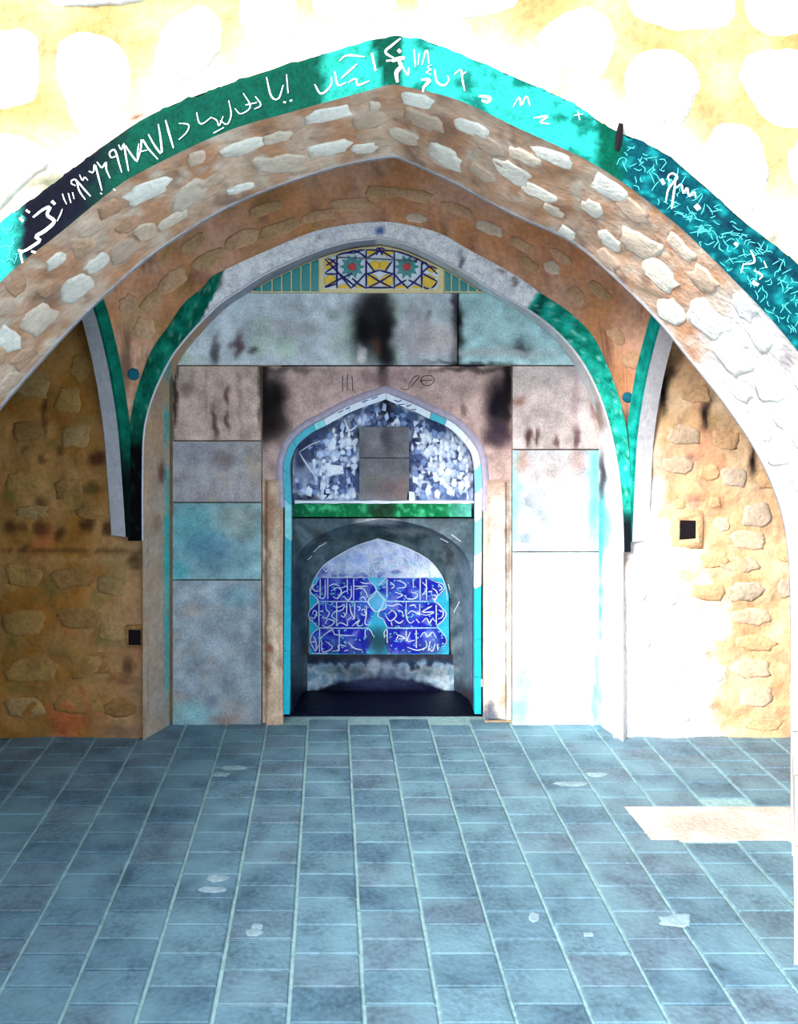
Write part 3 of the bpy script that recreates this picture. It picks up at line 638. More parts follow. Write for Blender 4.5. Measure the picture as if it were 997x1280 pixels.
LL, sa = side_arch(-1, -1.128, 3.785, -1.62, 3.0, .925, 2.31, 'steep side arch on the left, grey-white underneath with a thin dark green edge', tr, gl)
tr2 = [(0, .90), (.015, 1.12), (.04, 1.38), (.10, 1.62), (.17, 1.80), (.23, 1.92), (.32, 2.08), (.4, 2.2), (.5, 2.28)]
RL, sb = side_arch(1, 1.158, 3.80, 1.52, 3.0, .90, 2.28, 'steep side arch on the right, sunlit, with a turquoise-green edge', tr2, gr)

# ------------------------------------------------------------------ sail vault between the four arches
n = 99
def resamp(L_, n):
    acc = [0]
    for i in range(1, len(L_)): acc.append(acc[-1]+(L_[i]-L_[i-1]).length)
    out = []; j = 0
    for k in range(n):
        s = acc[-1]*k/(n-1)
        while j < len(acc)-2 and acc[j+1] < s: j += 1
        out.append(L_[j].lerp(L_[j+1], (s-acc[j])/max(1e-9, acc[j+1]-acc[j])))
    return out
nb = [Vector((p.x, ZO+.004, p.z)) for p in BOc]
fr_in = at(arch2(rear_l[2:], rear_r[:13], 60), ZR+.02)
fr = [p+Vector((0, 0, 0)) for p in fr_in]
fr = [Vector((p.x*1.015, p.y, p.z+.03)) for p in fr]
NU, NV = 120, 50
N_ = resamp(nb, NU); S_ = resamp(fr, NU)
W_ = resamp(list(reversed(LL)), NV); E_ = resamp(list(reversed(RL)), NV)
S_[0] = W_[0]; S_[-1] = E_[0]; 
for k in range(1, 8):
    S_[k] = S_[k].lerp(W_[0], (1-k/8)**2); S_[-1-k] = S_[-1-k].lerp(E_[0], (1-k/8)**2)
W_[-1] = N_[0]; E_[-1] = N_[-1]
rows = []
for j in range(NV):
    v = j/(NV-1); row = []
    for i in range(NU):
        u = i/(NU-1)
        p = S_[i]*(1-v)+N_[i]*v+W_[j]*(1-u)+E_[j]*u-(S_[0]*(1-u)*(1-v)+S_[-1]*u*(1-v)+N_[0]*(1-u)*v+N_[-1]*u*v)
        k = math.sin(math.pi*u)*math.sin(math.pi*v)
        row.append(p+Vector((0, 0, .10*k+.012*fb(p.x, p.y+p.z, .13, 3)*min(1, k*4))))
    rows.append(row)
def vcol(p):
    x, y = toP(p); b = mix(c(214, 148, 104), c(226, 176, 152), .5+1.1*fb(x, y, 46, 31)); b = mix(b, c(166, 140, 78), .75*sm(0, .7, fb(x, y, 30, 33))*sm(640, 250, x))
    b = mix(b, c(150, 102, 94), .7*sm(.15, .8, fb(x, y, 24, 35)))
    return stains(b, [(157, 456, 6, 30, c(70, 50, 40), .75), (160, 425, 4, 10, c(80, 60, 50), .6), (784, 530, 5, 26, c(50, 30, 46), .8), (760, 440, 5, 22, c(100, 60, 70), .7), (250, 352, 22, 8, c(50, 30, 20), .4), (560, 288, 6, 6, c(80, 80, 50), .7), (330, 250, 20, 8, c(90, 60, 40), .5)], (x, y), 9, 4)
vault = struct(loft(rows, 'ceiling', M_pl, None, vcol), 'brown plastered vault between the entrance arch and the back arch', 'ceiling')
TV = bvh(vault)
VST = [(541, 284, 14, 7, 10, 2), (520, 272, 14, 6, 5, 2), (610, 285, 22, 8, 25, 2), (600, 320, 12, 6, 20, 2), (690, 335, 12, 8, 40, 2), (650, 305, 16, 7, 30, 0), (660, 330, 16, 7, 35, 1), (720, 370, 16, 9, 45, 0), (440, 255, 30, 9, -6, 0), (400, 270, 26, 8, -12, 0), (350, 285, 30, 10, -18, 1),
 (300, 300, 28, 11, -26, 0), (330, 262, 22, 9, -20, 1), (260, 325, 24, 10, -32, 1), (215, 350, 24, 13, -38, 0), (240, 305, 20, 9, -35, 1), (190, 375, 18, 11, -42, 1), (180, 410, 14, 14, -50, 0), (160, 380, 14, 12, -45, 0), (480, 240, 26, 9, 0, 1), (520, 245, 24, 8, 10, 0), (570, 262, 22, 8, 18, 0), (740, 410, 14, 9, 50, 1), (770, 420, 14, 10, 50, 0), (790, 450, 12, 12, 60, 0), (700, 320, 18, 7, 38, 0), (750, 365, 18, 8, 42, 1)]
for x, y, rx, ry, a, k in VST: stone(TV, blob(x, y, rx, ry, a), M_vst[k], vault, .004, sink=.015)
for x, y, r in ((167, 468, 8), (784, 497, 7)):
    o = stone(TV, blob(x, y, r, r, 0, 12, .06, 1), mat('blue boss', c(20, 100, 120), .1), vault, .012, 'boss')
    if o: o['label'] = 'small blue painted boss'

# ------------------------------------------------------------------ back wall
back = struct(box('wall_back', ((190-PX)*ZB/F, ZB+.03, 0), ((350-PX)*ZB/F, ZB+.07, 2.5), M_shell), 'stone-clad back wall framed by the pointed arch', 'wall')
box('core', ((607-PX)*ZB/F, ZB+.03, 0), ((772-PX)*ZB/F, ZB+.07, 2.5), M_shell, back)
box('core', ((204-PX)*ZB/F, ZB+.036, W(0, 461, ZB).z), ((748-PX)*ZB/F, ZB+.05, W(0, 452, ZB).z), M_black, back)
box('core', ((350-PX)*ZB/F, ZB+.07, 1.72), ((607-PX)*ZB/F, ZB+.1, 2.5), M_shell, back)
PK, GY, BL, TE, BK = c(184, 156, 150), c(140, 150, 160), c(128, 150, 172), c(86, 150, 160), c(16, 10, 14)
def slabcol(base, lst, k, alt=None, wob=5):
    def f(p):
        x, y = toP(p); n = fb(x, y, 26, k)
        b = mix(base, tuple(q*.72 for q in base), sm(-.1, .8, n)); b = mix(b, tuple(min(1, q*1.25) for q in base), sm(-.1, -.8, n))
        if alt: b = mix(b, alt, sm(0, .7, fb(x, y, 40, k+3)))
        return stains(b, lst, (x, y), k, wob)
    return f
dr = lambda x, y, h, w=3, s=.85: (x, y, w, h, c(70, 26, 28), s)
def slab(x0, y0, x1, y1, cf, D=ZB, g=.9): return plate('slab', x0+g, x1-g, y0+g, y1-g, D, .035, M_slab, back, cf, 3)
slab(215, 457, 327, 551, slabcol(c(200, 172, 160), [dr(284, 495, 12), dr(284, 525, 10), dr(267, 530, 22), dr(232, 490, 9, 6, .45), (219, 500, 3, 60, BK, .95), dr(258, 490, 30, 2, .3), dr(300, 500, 40, 3, .35), dr(240, 478, 20, 2, .3), (325, 480, 4, 60, BK, .9)], 1))
slab(215, 551, 327, 628, slabcol(c(164, 158, 162), [(278, 575, 16, 12, c(110, 90, 90), .6), (240, 560, 30, 20, c(150, 150, 170), .4)], 2, c(176, 160, 150)))
slab(215, 628, 327, 725, slabcol(c(140, 172, 178), [(240, 660, 24, 30, c(90, 160, 172), .7), (300, 650, 22, 20, c(150, 150, 140), .6), (262, 690, 30, 22, c(80, 130, 160), .6), (222, 715, 12, 12, c(60, 180, 190), .6)], 3, c(126, 166, 176)))
slab(215, 725, 327, 911, slabcol(c(154, 164, 174), [(235, 895, 26, 16, c(140, 200, 205), .6), (262, 878, 8, 9, c(100, 110, 130), .6), (280, 900, 14, 6, c(150, 110, 80), .6), (300, 745, 26, 12, c(110, 160, 175), .5), (320, 830, 7, 80, c(120, 130, 140), .6)], 4, c(166, 160, 158)))
slab(640, 457, 749, 562, slabcol(c(196, 180, 178), [dr(661, 548, 11, 4, .95), dr(673, 546, 11, 3, .9), dr(695, 553, 8, 3, .85), dr(718, 548, 13, 3.5, .95), (719, 500, 4, 50, c(150, 120, 130), .5), (647, 501, 6, 5, c(150, 90, 60), .7), (744, 500, 5, 26, c(130, 80, 60), .7), (700, 470, 26, 6, c(180, 168, 172), .5)], 5))
slab(640, 562, 749, 690, slabcol(c(186, 192, 202), [(720, 576, 9, 16, c(160, 110, 90), .6), (656, 672, 7, 6, c(130, 150, 170), .7), (644, 620, 6, 60, c(130, 210, 220), .8), (680, 640, 12, 18, c(170, 180, 200), .5), (743, 610, 8, 60, c(70, 205, 210), .75), (680, 585, 36, 20, c(190, 170, 165), .6), (650, 575, 8, 18, c(170, 120, 90), .6)], 6))
slab(640, 690, 749, 912, slabcol(c(200, 212, 218), [(654, 850, 11, 24, c(140, 160, 180), .8), (648, 890, 14, 20, c(100, 180, 200), .7), (680, 800, 20, 40, c(196, 222, 230), .6), (745, 860, 5, 60, c(90, 205, 215), .85), (660, 740, 24, 24, c(206, 222, 232), .6)], 7))
# niche arch outline
no_l = [(354, 893), (355, 760), (356, 640), (354, 590), (356, 572), (365, 552), (384, 535), (403, 525), (439, 506), (482, 491)]
no_r = [(482, 491), (521, 507), (539, 516), (565, 528), (586, 548), (598, 568), (602, 600), (602, 640), (601, 760), (601, 893)]
NO = arch2(no_l, no_r, 60)
def arc_y(x, off=0):
    best = None
    for a, b in zip(NO[:-1], NO[1:]):
        if (a[0]-x)*(b[0]-x) <= 0 and a[0] != b[0]:
            y = a[1]+(b[1]-a[1])*(x-a[0])/(b[0]-a[0])
            if y < 600 and (best is None or y < best): best = y
    return (best if best else 572)-off
midc = slabcol(c(198, 166, 160), [(344, 500, 17, 34, BK, 1), (334, 525, 9, 26, BK, 1), (330, 490, 7, 60, BK, 1), (346, 535, 16, 18, c(34, 22, 26), .9), (478, 468, 8, 18, c(20, 14, 24), .95), (622, 505, 16, 36, c(12, 8, 26), 1), (634, 480, 7, 60, BK, 1), (620, 545, 16, 16, c(44, 26, 48), .9), (590, 462, 50, 4, c(40, 26, 34), .8), (578, 512, 3, 8, c(90, 60, 50), .7), (352, 462, 40, 4, c(40, 30, 36), .7),
    (500, 475, 40, 14, c(150, 120, 124), .5), (427, 480, 30, 14, c(190, 160, 158), .4), (460, 470, 10, 8, c(120, 90, 96), .5)], 11)
ZM = ZB+.025
plate('slab', 328, 352, 458, 600, ZM, .03, M_slab, back, midc, 3); plate('slab', 604.5, 639, 458, 600, ZM, .03, M_slab, back, midc, 3)
plate('slab', 352, 604.5, 458, lambda x: arc_y(x, 1.5), ZM, .03, M_slab, back, midc, 3)
jl = slabcol(c(196, 166, 142), [(333, 700, 3, 180, c(110, 80, 66), .7), (337, 812, 3, 7, c(110, 40, 30), .8), (334, 835, 4, 8, c(110, 60, 50), .7), (345, 750, 4, 130, c(225, 205, 185), .6), (338, 640, 6, 30, c(170, 110, 80), .5), (350, 650, 3, 200, c(190, 150, 130), .6)], 13)
jr = slabcol(c(214, 200, 188), [(609, 720, 3, 180, c(170, 140, 120), .7), (629, 870, 4, 20, c(150, 110, 70), .6), (612, 895, 10, 18, c(40, 60, 90), .85), (620, 740, 2, 60, c(150, 110, 90), .5), (636, 700, 3, 200, c(130, 96, 84), .7), (623, 600, 16, 20, c(170, 130, 110), .7)], 15)
plate('jamb', 328, 353.5, 600, 911, ZM-.008, .04, M_slab, back, jl, 3, lambda x, y: -.010 if 334 < x < 349 else 0)
plate('jamb', 604, 639, 600, 900, ZM-.008, .04, M_slab, back, jr, 3, lambda x, y: -.012 if 609 < x < 633 else 0)
# tympanum above the slab ledge
BIp = arch2(bi_l, bi_r, 110)
def bi_y(x, off=0):
    k = ZO/ZB; best = 457
    for a, b in zip(BIp[:-1], BIp[1:]):
        ax, ay = PX+(a[0]-PX)*k, PY+(a[1]-PY)*k; bx, by = PX+(b[0]-PX)*k, PY+(b[1]-PY)*k
        if (ax-x)*(bx-x) <= 0 and ax != bx: best = min(best, ay+(by-ay)*(x-ax)/(bx-ax))
    return min(456, best-off)
tyc = slabcol(c(200, 206, 214), [(458, 412, 19, 40, BK, 1), (480, 415, 15, 42, c(16, 10, 18), 1), (485, 445, 13, 14, c(14, 10, 20), .95), (470, 378, 20, 18, c(30, 24, 32), .9), (571, 410, 5, 45, BK, 1), (569, 447, 6, 12, BK, .95), (568, 380, 4, 20, c(50, 40, 60), .8), (470, 436, 5, 8, c(110, 50, 30), .35), (452, 444, 4, 8, c(230, 220, 220), .7),
    (268, 440, 5, 18, c(50, 40, 50), .85), (297, 435, 4, 16, c(90, 40, 50), .85), (315, 438, 7, 6, c(60, 40, 60), .85), (289, 430, 5, 4, c(90, 50, 60), .7), (420, 440, 8, 20, c(200, 200, 210), .5), (417, 392, 9, 7, c(110, 110, 110), .5), (545, 425, 24, 18, c(216, 196, 196), .8), (610, 447, 60, 7, c(176, 180, 184), .6),
    (652, 437, 13, 6, c(60, 50, 64), .85), (650, 432, 5, 10, c(50, 40, 56), .7), (535, 395, 3, 8, c(60, 60, 60), .6), (590, 455, 50, 2.5, BK, .9), (360, 410, 40, 10, c(160, 150, 160), .5), (520, 420, 20, 30, c(170, 150, 156), .5)], 21, c(190, 206, 196))
tyc2 = slabcol(c(180, 212, 216), [(571, 410, 6, 45, BK, 1), (652, 437, 13, 6, c(60, 50, 64), .85), (650, 432, 5, 10, c(50, 40, 56), .7), (590, 456, 50, 2.5, BK, .9), (620, 440, 60, 5, c(190, 196, 200), .8)], 22)
ZT = ZB-.008
plate('tympanum_slab', 204, 571, lambda x: max(366.5, bi_y(x, 1)), 456.2, ZT, .045, M_slab, back, tyc, 3)
plate('tympanum_slab', 573, 744, lambda x: max(366.5, bi_y(x, 1)), 456.2, ZT, .045, M_slab, back, tyc2, 3)
strokes('scribble', [[(510, 483), (517, 472), (524, 470), (518, 478), (508, 487), (500, 485)], [(524, 476), (540, 475)], [(540, 469), (528, 471), (527, 479), (536, 482), (543, 475), (538, 469)], [(680, 491), (674, 498), (680, 506), (689, 503), (688, 494)], [(690, 492), (698, 488), (706, 492)],
    [(664, 477), (672, 474), (676, 478), (684, 475), (692, 479), (700, 474), (708, 478), (716, 474)], [(428, 470), (428, 490)], [(434, 468), (434, 488)], [(440, 470), (441, 489)]], ZM-.001, M_black, back, .9)

# teal tiles beside the mosaic
def frieze(xs, lab):
    e = empty('tile_frieze', ((xs[0]-PX)*ZT/F, ZT, 1.6+(484-366)*ZT/F), lab, 'tiles')
    plate('bed', xs[0]-8 if xs[0] < 400 else xs[0], xs[-1]+1 if xs[0] < 400 else xs[-1]+8, lambda x: min(364.6, bi_y(x, -.5)), 366, ZT+.006, .03, M_cream, e, None, 5)
    for a, b in zip(xs[:-1], xs[1:]):
        a, b = a+1, b-1; ya, yb = bi_y(a, -1.8), bi_y(b, -1.8)
        if max(ya, yb) > 363: ya, yb = min(ya, 362.5), min(yb, 362.5)
        poly('tile', [(a, 364), (b, 364), (b, yb), (a, ya)], ZT-.002, .012, M_teal, e)
frieze([316, 327, 340, 352, 364, 376, 388, 399], 'fan of dark teal glazed strips left of the star mosaic')
frieze([555, 564, 574, 585, 596, 607, 618], 'fan of dark teal glazed strips right of the star mosaic, one crossed by soot')
# mosaic panel
mos = empty('star_mosaic', ((475-PX)*ZT/F, ZT, 1.6+(484-366)*ZT/F), 'yellow and navy star-patterned tile panel with two red-centred rosettes under the arch', 'mosaic')
plate('border', 399.5, 554.5, lambda x: bi_y(x, -1), 366.3, ZT+.002, .03, M_cream, mos, None, 4)
plate('ground', 405, 547, lambda x: bi_y(x, -4), 361, ZT-.002, .01, M_wt, mos, None, 4)
og, sc = (380, 280), 3.835
def mp(x, y): return (og[0]+x/sc, og[1]+y/sc)
def mclip(x, y):
    X_, Y_ = mp(x, y); X_ = max(405.5, min(546.5, X_)); return (X_, max(min(Y_, 360.5), bi_y(X_, -4.5)))
for x, y, rx, ry in [(115, 195, 24, 30), (125, 272, 30, 28), (190, 305, 28, 16), (325, 122, 27, 30), (398, 122, 31, 32), (340, 198, 26, 22), (382, 198, 26, 22), (328, 272, 28, 30), (398, 272, 28, 30), (268, 304, 20, 14), (465, 307, 28, 13), (540, 307, 26, 13), (615, 203, 28, 30), (597, 274, 32, 32), (262, 94, 20, 14), (140, 134, 16, 14), (205, 112, 14, 10), (455, 98, 12, 10), (545, 145, 12, 12)]:
    pts = []
    for k in range(6):
        a = math.radians(60*k+30); pts.append(mclip(x+rx*1.12*math.cos(a), y+ry*1.1*math.sin(a)))
    poly('hexagon_tile', pts, ZT-.008, .006, M_yel, mos)
for x, y in ((230, 205), (492, 205)):
    for k in range(10):
        a = math.radians(36*k); pts = []
        for r, da in ((20, -.25), (38, -.3), (60, 0), (38, .3), (20, .25)): pts.append(mclip(x+r*math.cos(a+da)*1.02, y+r*math.sin(a+da)))
        poly('petal_tile', pts, ZT-.009, .006, M_teal, mos)
    pts = [mp(x+19*math.cos(math.radians(45*k)), y+19*math.sin(math.radians(45*k))) for k in range(8)]
    poly('rosette_centre', pts, ZT-.011, .008, M_red, mos)
sg = [((157, 118), (157, 318)), ((297, 84), (297, 318)), ((432, 88), (432, 318)), ((563, 140), (563, 318)), ((100, 150), (225, 315)), ((100, 235), (165, 190)), ((100, 300), (230, 235)), ((160, 200), (110, 150)), ((165, 235), (245, 300)), ((225, 315), (300, 230)), ((230, 260), (297, 318)),
 ((297, 95), (432, 165)), ((432, 95), (297, 165)), ((345, 85), (375, 150)), ((385, 85), (345, 150)), ((300, 165), (270, 140)), ((297, 235), (432, 318)), ((432, 235), (297, 318)), ((300, 180), (340, 232)), ((420, 180), (385, 232)), ((300, 240), (360, 222)), ((360, 222), (430, 240)),
 ((432, 240), (500, 318)), ((563, 240), (490, 318)), ((432, 300), (490, 268)), ((563, 300), (500, 268)), ((563, 170), (640, 240)), ((563, 235), (640, 175)), ((563, 235), (638, 275)), ((638, 275), (610, 318)), ((570, 300), (600, 318)), ((160, 130), (240, 140)), ((205, 100), (285, 150)), ((240, 140), (290, 100)), ((432, 100), (520, 150)), ((470, 140), (530, 115)), ((520, 120), (563, 165)), ((105, 200), (150, 170)), ((100, 305), (160, 285)), ((157, 240), (100, 240)), ((300, 305), (420, 305)), ((590, 170), (560, 200))]
strokes('strapwork', [{'w': 2.3, 'p': [mclip(*a), mclip((a[0]+b[0])/2, (a[1]+b[1])/2), mclip(*b)]} for a, b in sg], ZT-.009, M_navy, mos, lift=.004)
# slim rod across the mosaic
rod = empty('metal_rod', ((470-PX)*ZT/F, ZT-.02, W(470, 323, ZT)[2]), 'slim grey rod fixed across the two rosettes', 'rod')
a, b = W(421, 321.5, ZT-.022), W(520, 326, ZT-.022); vs = []; fs = []
for p in (a, b):
    for k in range(8): vs.append(p+Vector((0, .0035*math.cos(k*math.pi/4), .0035*math.sin(k*math.pi/4))))
for k in range(8): fs.append((k, (k+1) % 8, 8+(k+1) % 8, 8+k))
fs += [tuple(range(8)), tuple(range(8, 16))]
mesh('bar', vs, fs, M_metal, rod, True)
for p in (a, b): box('bracket', (p.x-.004, p.y, p.z-.006), (p.x+.004, p.y+.024, p.z+.006), M_black, rod)

# ------------------------------------------------------------------ prayer niche
ZN, ZI, ZP = 4.0, 4.12, 4.42
niche = empty('prayer_niche', ((480-PX)*ZN/F, ZN, 0), 'deep pointed prayer niche edged with turquoise and white tiles', 'niche')
off = lambda L_, d: [Vector((p[0]+(1 if p[0] < 480 else -1)*d*abs(nn_[0]), p[1]+d*nn_[1])) for p, nn_ in zip(L_, nrm2(L_))]
def nrm2(L_):
    out = []
    for i in range(len(L_)):
        t = (L_[min(i+1, len(L_)-1)]-L_[max(i-1, 0)]).normalized(); out.append((abs(t.y), abs(t.x)))
    return out
NOo = off(NO, -9); NI = off(NO, 8)
# grey moulding round the tiles (upper part only)
sel = [i for i, p in enumerate(NO) if p[1] < 640]
rows = [[W(NOo[i][0], NOo[i][1], ZM-.001) for i in sel], [W((NOo[i][0]*.6+NO[i][0]*.4), NOo[i][1]*.6+NO[i][1]*.4, ZM-.014) for i in sel], [W(NO[i][0], NO[i][1], ZM-.006) for i in sel], [W(NO[i][0], NO[i][1], ZM+.03) for i in sel]]
loft(rows, 'moulding', mat('lavender grey plaster', c(176, 166, 186), .15, 25, .2), niche, flip=True)
# tiles: (start fraction along the outline, material)
TQ, T2, WT_ = M_turq, M_turq2, M_wt
cuts = [(0, TQ), (.085, TQ), (.17, TQ), (.235, T2), (.285, TQ), (.325, TQ), (.365, TQ), (.40, T2), (.415, WT_), (.452, WT_), (.475, WT_), (.505, WT_), (.535, WT_), (.57, TQ), (.592, WT_), (.63, WT_), (.67, T2), (.70, WT_), (.74, T2), (.785, WT_), (.83, TQ), (.90, TQ), (.95, TQ), (1, None)]
NOd = resamp([Vector((p[0], p[1], 0)) for p in NO], 1921); NId = resamp([Vector((p[0], p[1], 0)) for p in NI], 1921)
for (a, m_), (b, _) in zip(cuts[:-1], cuts[1:]):
    i0, i1 = round(a*1920), round(b*1920)-1; st = max(2, (i1-i0)//6); idx = list(range(i0, i1, st))+[i1]
    D = ZM-.010; A_ = [W(NOd[i].x, NOd[i].y, D) for i in idx]; B_ = [W(NId[i].x, NId[i].y, D) for i in idx]
    bk = lambda L_: [p+Vector((0, .05, 0)) for p in L_]
    o = loft([bk(A_), A_, B_, bk(B_)], 'border_tile', m_, niche, smooth=False, flip=True)
cap = [[(400, 524), (403, 519)], [(407, 521), (410, 516)], [(413, 518), (416, 514)], [(425, 514), (431, 511)], [(440, 508), (446, 505)]]
strokes('tile_marks', [[(423, 516), (429, 513)], [(432, 512), (437, 509)], [(452, 503), (460, 500)], [(464, 499), (472, 496)], [(492, 500), (498, 502), (502, 500)], [(498, 506), (506, 505)], [(508, 508), (514, 506)], [(514, 512), (520, 512)]], ZM-.0105, mat('violet glaze', c(90, 90, 160), .1), niche, 1.5)
# dark reveal inside the border
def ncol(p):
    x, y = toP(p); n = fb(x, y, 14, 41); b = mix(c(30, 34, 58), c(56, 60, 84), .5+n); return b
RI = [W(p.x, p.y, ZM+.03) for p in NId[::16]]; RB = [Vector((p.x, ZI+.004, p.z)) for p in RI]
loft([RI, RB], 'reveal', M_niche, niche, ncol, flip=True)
def ni_y(x, kk=ZM/ZI):
    best = None
    for a, b in zip(NId[:-1], NId[1:]):
        ax, ay, bx, by = PX+(a.x-PX)*kk, PY+(a.y-PY)*kk, PX+(b.x-PX)*kk, PY+(b.y-PY)*kk
        if (ax-x)*(bx-x) <= 0 and ax != bx:
            y = ay+(by-ay)*(x-ax)/(bx-ax)
            if y < 620 and (best is None or y < best): best = y
    return best if best else 575
def tcol(p):
    x, y = toP(p); n = fb(x, y, 11, 43); m2 = fb(x, y, 26, 47)
    b = mix(c(84, 98, 142), c(206, 216, 242), sm(-.25, .35, n+.4*m2)); b = mix(b, c(40, 44, 76), sm(.2, .6, fb(x, y, 9, 51)))
    dk = c(26, 26, 50)
    return stains(b, [(484, 515, 10, 16, c(14, 10, 30), 1), (385, 560, 14, 12, c(66, 68, 96), .9), (375, 575, 10, 30, c(58, 66, 100), .9), (410, 535, 26, 12, c(64, 74, 104), .75), (443, 545, 9, 16, c(30, 26, 56), .85), (520, 545, 9, 14, c(50, 40, 90), .8), (548, 530, 12, 14, c(40, 56, 96), .8), (385, 622, 14, 4, dk, .9), (378, 600, 14, 12, c(170, 178, 210), .6), (560, 620, 26, 12, c(90, 110, 160), .7)], (x, y), 12, 4)
XA, XB = PX+(NId[400].x-PX)*ZM/ZI, PX+(NId[1520].x-PX)*ZM/ZI
plate('tympanum', XA-1, XB+1, lambda x: ni_y(x)-1, 648, ZI, .03, M_niche, niche, tcol, 2)
TN = bvh([o for o in niche.children if o.name.startswith('tympanum')][0])
M_sh = [mat('mirror fragment %d' % i, q, .12, 50, .1, .35, spec=.6) for i, q in enumerate((c(226, 232, 250), c(190, 204, 240), c(120, 146, 200), c(62, 78, 130), c(240, 244, 255), c(150, 160, 200)))]
rs = random.Random(11); k = 0; yy = 512
while yy < 624:
    xx = XA+4
    while xx < XB-4:
        x = xx+rs.uniform(-2.5, 2.5); y = yy+rs.uniform(-2.5, 2.5)
        if y > ni_y(x)+9 and not (445 < x < 515 and y > 530) and not (x < 402 and y < 553-(x-372)*.5) and not (x < 392 and 560 < y < 600-(392-x)*.6+10) and y < 622:
            br = fb(x, y, 26, 47)+(.25 if (x > 560 or 385 < x < 440) else 0)+rs.uniform(-.35, .35)
            mi = 4 if br > .45 else 0 if br > .2 else 1 if br > 0 else 2 if br > -.25 else 3
            a = rs.uniform(0, 6.28); n_ = rs.choice((3, 4, 4, 5)); w_, h_ = rs.uniform(2.5, 6.5), rs.uniform(3.5, 8)
            pts = [(x+w_*math.cos(a+6.283*i/n_)*rs.uniform(.7, 1.1), y+h_*math.sin(a+6.283*i/n_)*rs.uniform(.7, 1.1)) for i in range(n_)]
            stone(TN, pts, M_sh[mi], niche, rs.uniform(.003, .009), 'fragment', .001); k += 1
        xx += 7.9
    yy += 7.9
poly('fragment', [(405, 580), (428, 582), (430, 592), (414, 594)], ZI-.008, .006, M_sh[4], niche)
strokes('fragment_edge', [{'w': 2, 'p': [(374, 566), (384, 582), (396, 599)]}, {'w': 1.5, 'p': [(374, 565), (388, 556), (400, 551)]}, {'w': 2.4, 'p': [(430, 524), (436, 538), (446, 532)]}, {'w': 2.2, 'p': [(436, 546), (440, 552), (446, 548), (444, 556), (438, 554)]}], ZI-.006, M_wt, niche)
# plaque of two slabs
plq = empty('stone_plaque', ((480-PX)*ZI/F, ZI, W(480, 626, ZI)[2]), 'plain brownish-grey rectangular plaque in the niche head', 'plaque')
for y0, y1, k in ((534, 572, 60), (573, 625.5, 62)):
    plate('slab', 449, 511, y0, y1, ZI-.03, .03, M_slab, plq, slabcol(c(126, 122, 128), [(484, 545, 8, 16, c(60, 56, 66), .7), (482, 610, 12, 12, c(112, 90, 90), .6), (500, 610, 8, 14, c(130, 96, 88), .5), (465, 600, 10, 8, c(120, 124, 110), .5)], k), 3)
poly('block', [(509, 614), (518, 615), (519, 626), (508, 626)], ZI-.03, .03, M_wt, plq)
led = plate('ledge', 368, 592, lambda x: 626+.8*nz(x, 0, 20), lambda x: 629.5+.9*nz(x, 5, 14), ZI-.035, .035, M_wt, niche, None, 6)
def gcol(p):
    x, y = toP(p); n = fb(x, y, 9, 71); b = mix(c(22, 116, 70), c(70, 190, 130), sm(-.1, .6, n)); b = mix(b, c(110, 200, 190), .7*sm(550, 592, x)); return stains(b, [(478, 638, 16, 14, c(36, 40, 34), .9), (375, 638, 9, 10, c(20, 80, 60), .6)], (x, y), 3, 2)
o = plate('green_beam', 367, 589, 630, 646, ZI-.03, .05, M_paint, niche, gcol, 2); o['label'] = 'green painted beam across the niche'
# hooded recess below the beam
io_l = [(366, 900), (366, 800), (366, 735), (369, 705), (383, 680), (415, 662), (450, 653), (478, 648.5)]
io_r = [(478, 648.5), (510, 653), (545, 664), (575, 685), (589, 712), (592, 745), (592, 800), (592, 900)]
pi_l = [(384.5, 866), (384.5, 800), (386, 744), (390, 727), (402, 708), (418, 696), (444, 682), (472, 672.5)]
pi_r = [(472, 672.5), (500, 681), (528, 694), (545, 708), (556, 727), (561, 751), (563, 800), (566, 866)]
IO, PI_ = arch2(io_l, io_r, 50), arch2(pi_l, pi_r, 50)
A_ = at(IO, ZI); B_ = at(PI_, ZP)
for L_ in (A_, B_): L_[0].z = L_[-1].z = .0
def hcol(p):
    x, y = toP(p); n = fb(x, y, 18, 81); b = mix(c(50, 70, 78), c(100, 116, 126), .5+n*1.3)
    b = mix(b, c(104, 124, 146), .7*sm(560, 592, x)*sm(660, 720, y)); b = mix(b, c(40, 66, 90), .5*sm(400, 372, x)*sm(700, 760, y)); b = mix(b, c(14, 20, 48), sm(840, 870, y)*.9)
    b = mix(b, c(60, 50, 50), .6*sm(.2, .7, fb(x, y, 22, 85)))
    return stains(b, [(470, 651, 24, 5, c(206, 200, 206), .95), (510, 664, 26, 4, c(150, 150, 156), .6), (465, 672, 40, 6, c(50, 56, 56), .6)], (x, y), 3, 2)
rows = []
for k in range(13):
    t = k/12; rows.append([Vector((a.x+(b.x-a.x)*(1-math.cos(t*math.pi/2))**.9, a.y+(b.y-a.y)*math.sin(t*math.pi/2)**.9, a.z+(b.z-a.z)*(1-math.cos(t*math.pi/2))**.9)) for a, b in zip(A_, B_)])
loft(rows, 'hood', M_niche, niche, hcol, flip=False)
rr = [[Vector(v) for v in A_]]
outer = []
for v in A_:
    x, y = toP(v); o_ = Vector((min(max(v.x*1.0, (362-PX)*ZI/F), (598-PX)*ZI/F), ZI, v.z))
    o_.x = (361-PX)*ZI/F if x < 420 else (598-PX)*ZI/F if x > 540 else v.x
    if 420 <= x <= 540 or y < 700: o_.z = W(0, 645, ZI)[2] if y < 700 else v.z
    outer.append(o_)
loft([A_, outer], 'spandrel', M_niche, niche, hcol, smooth=False, flip=True)
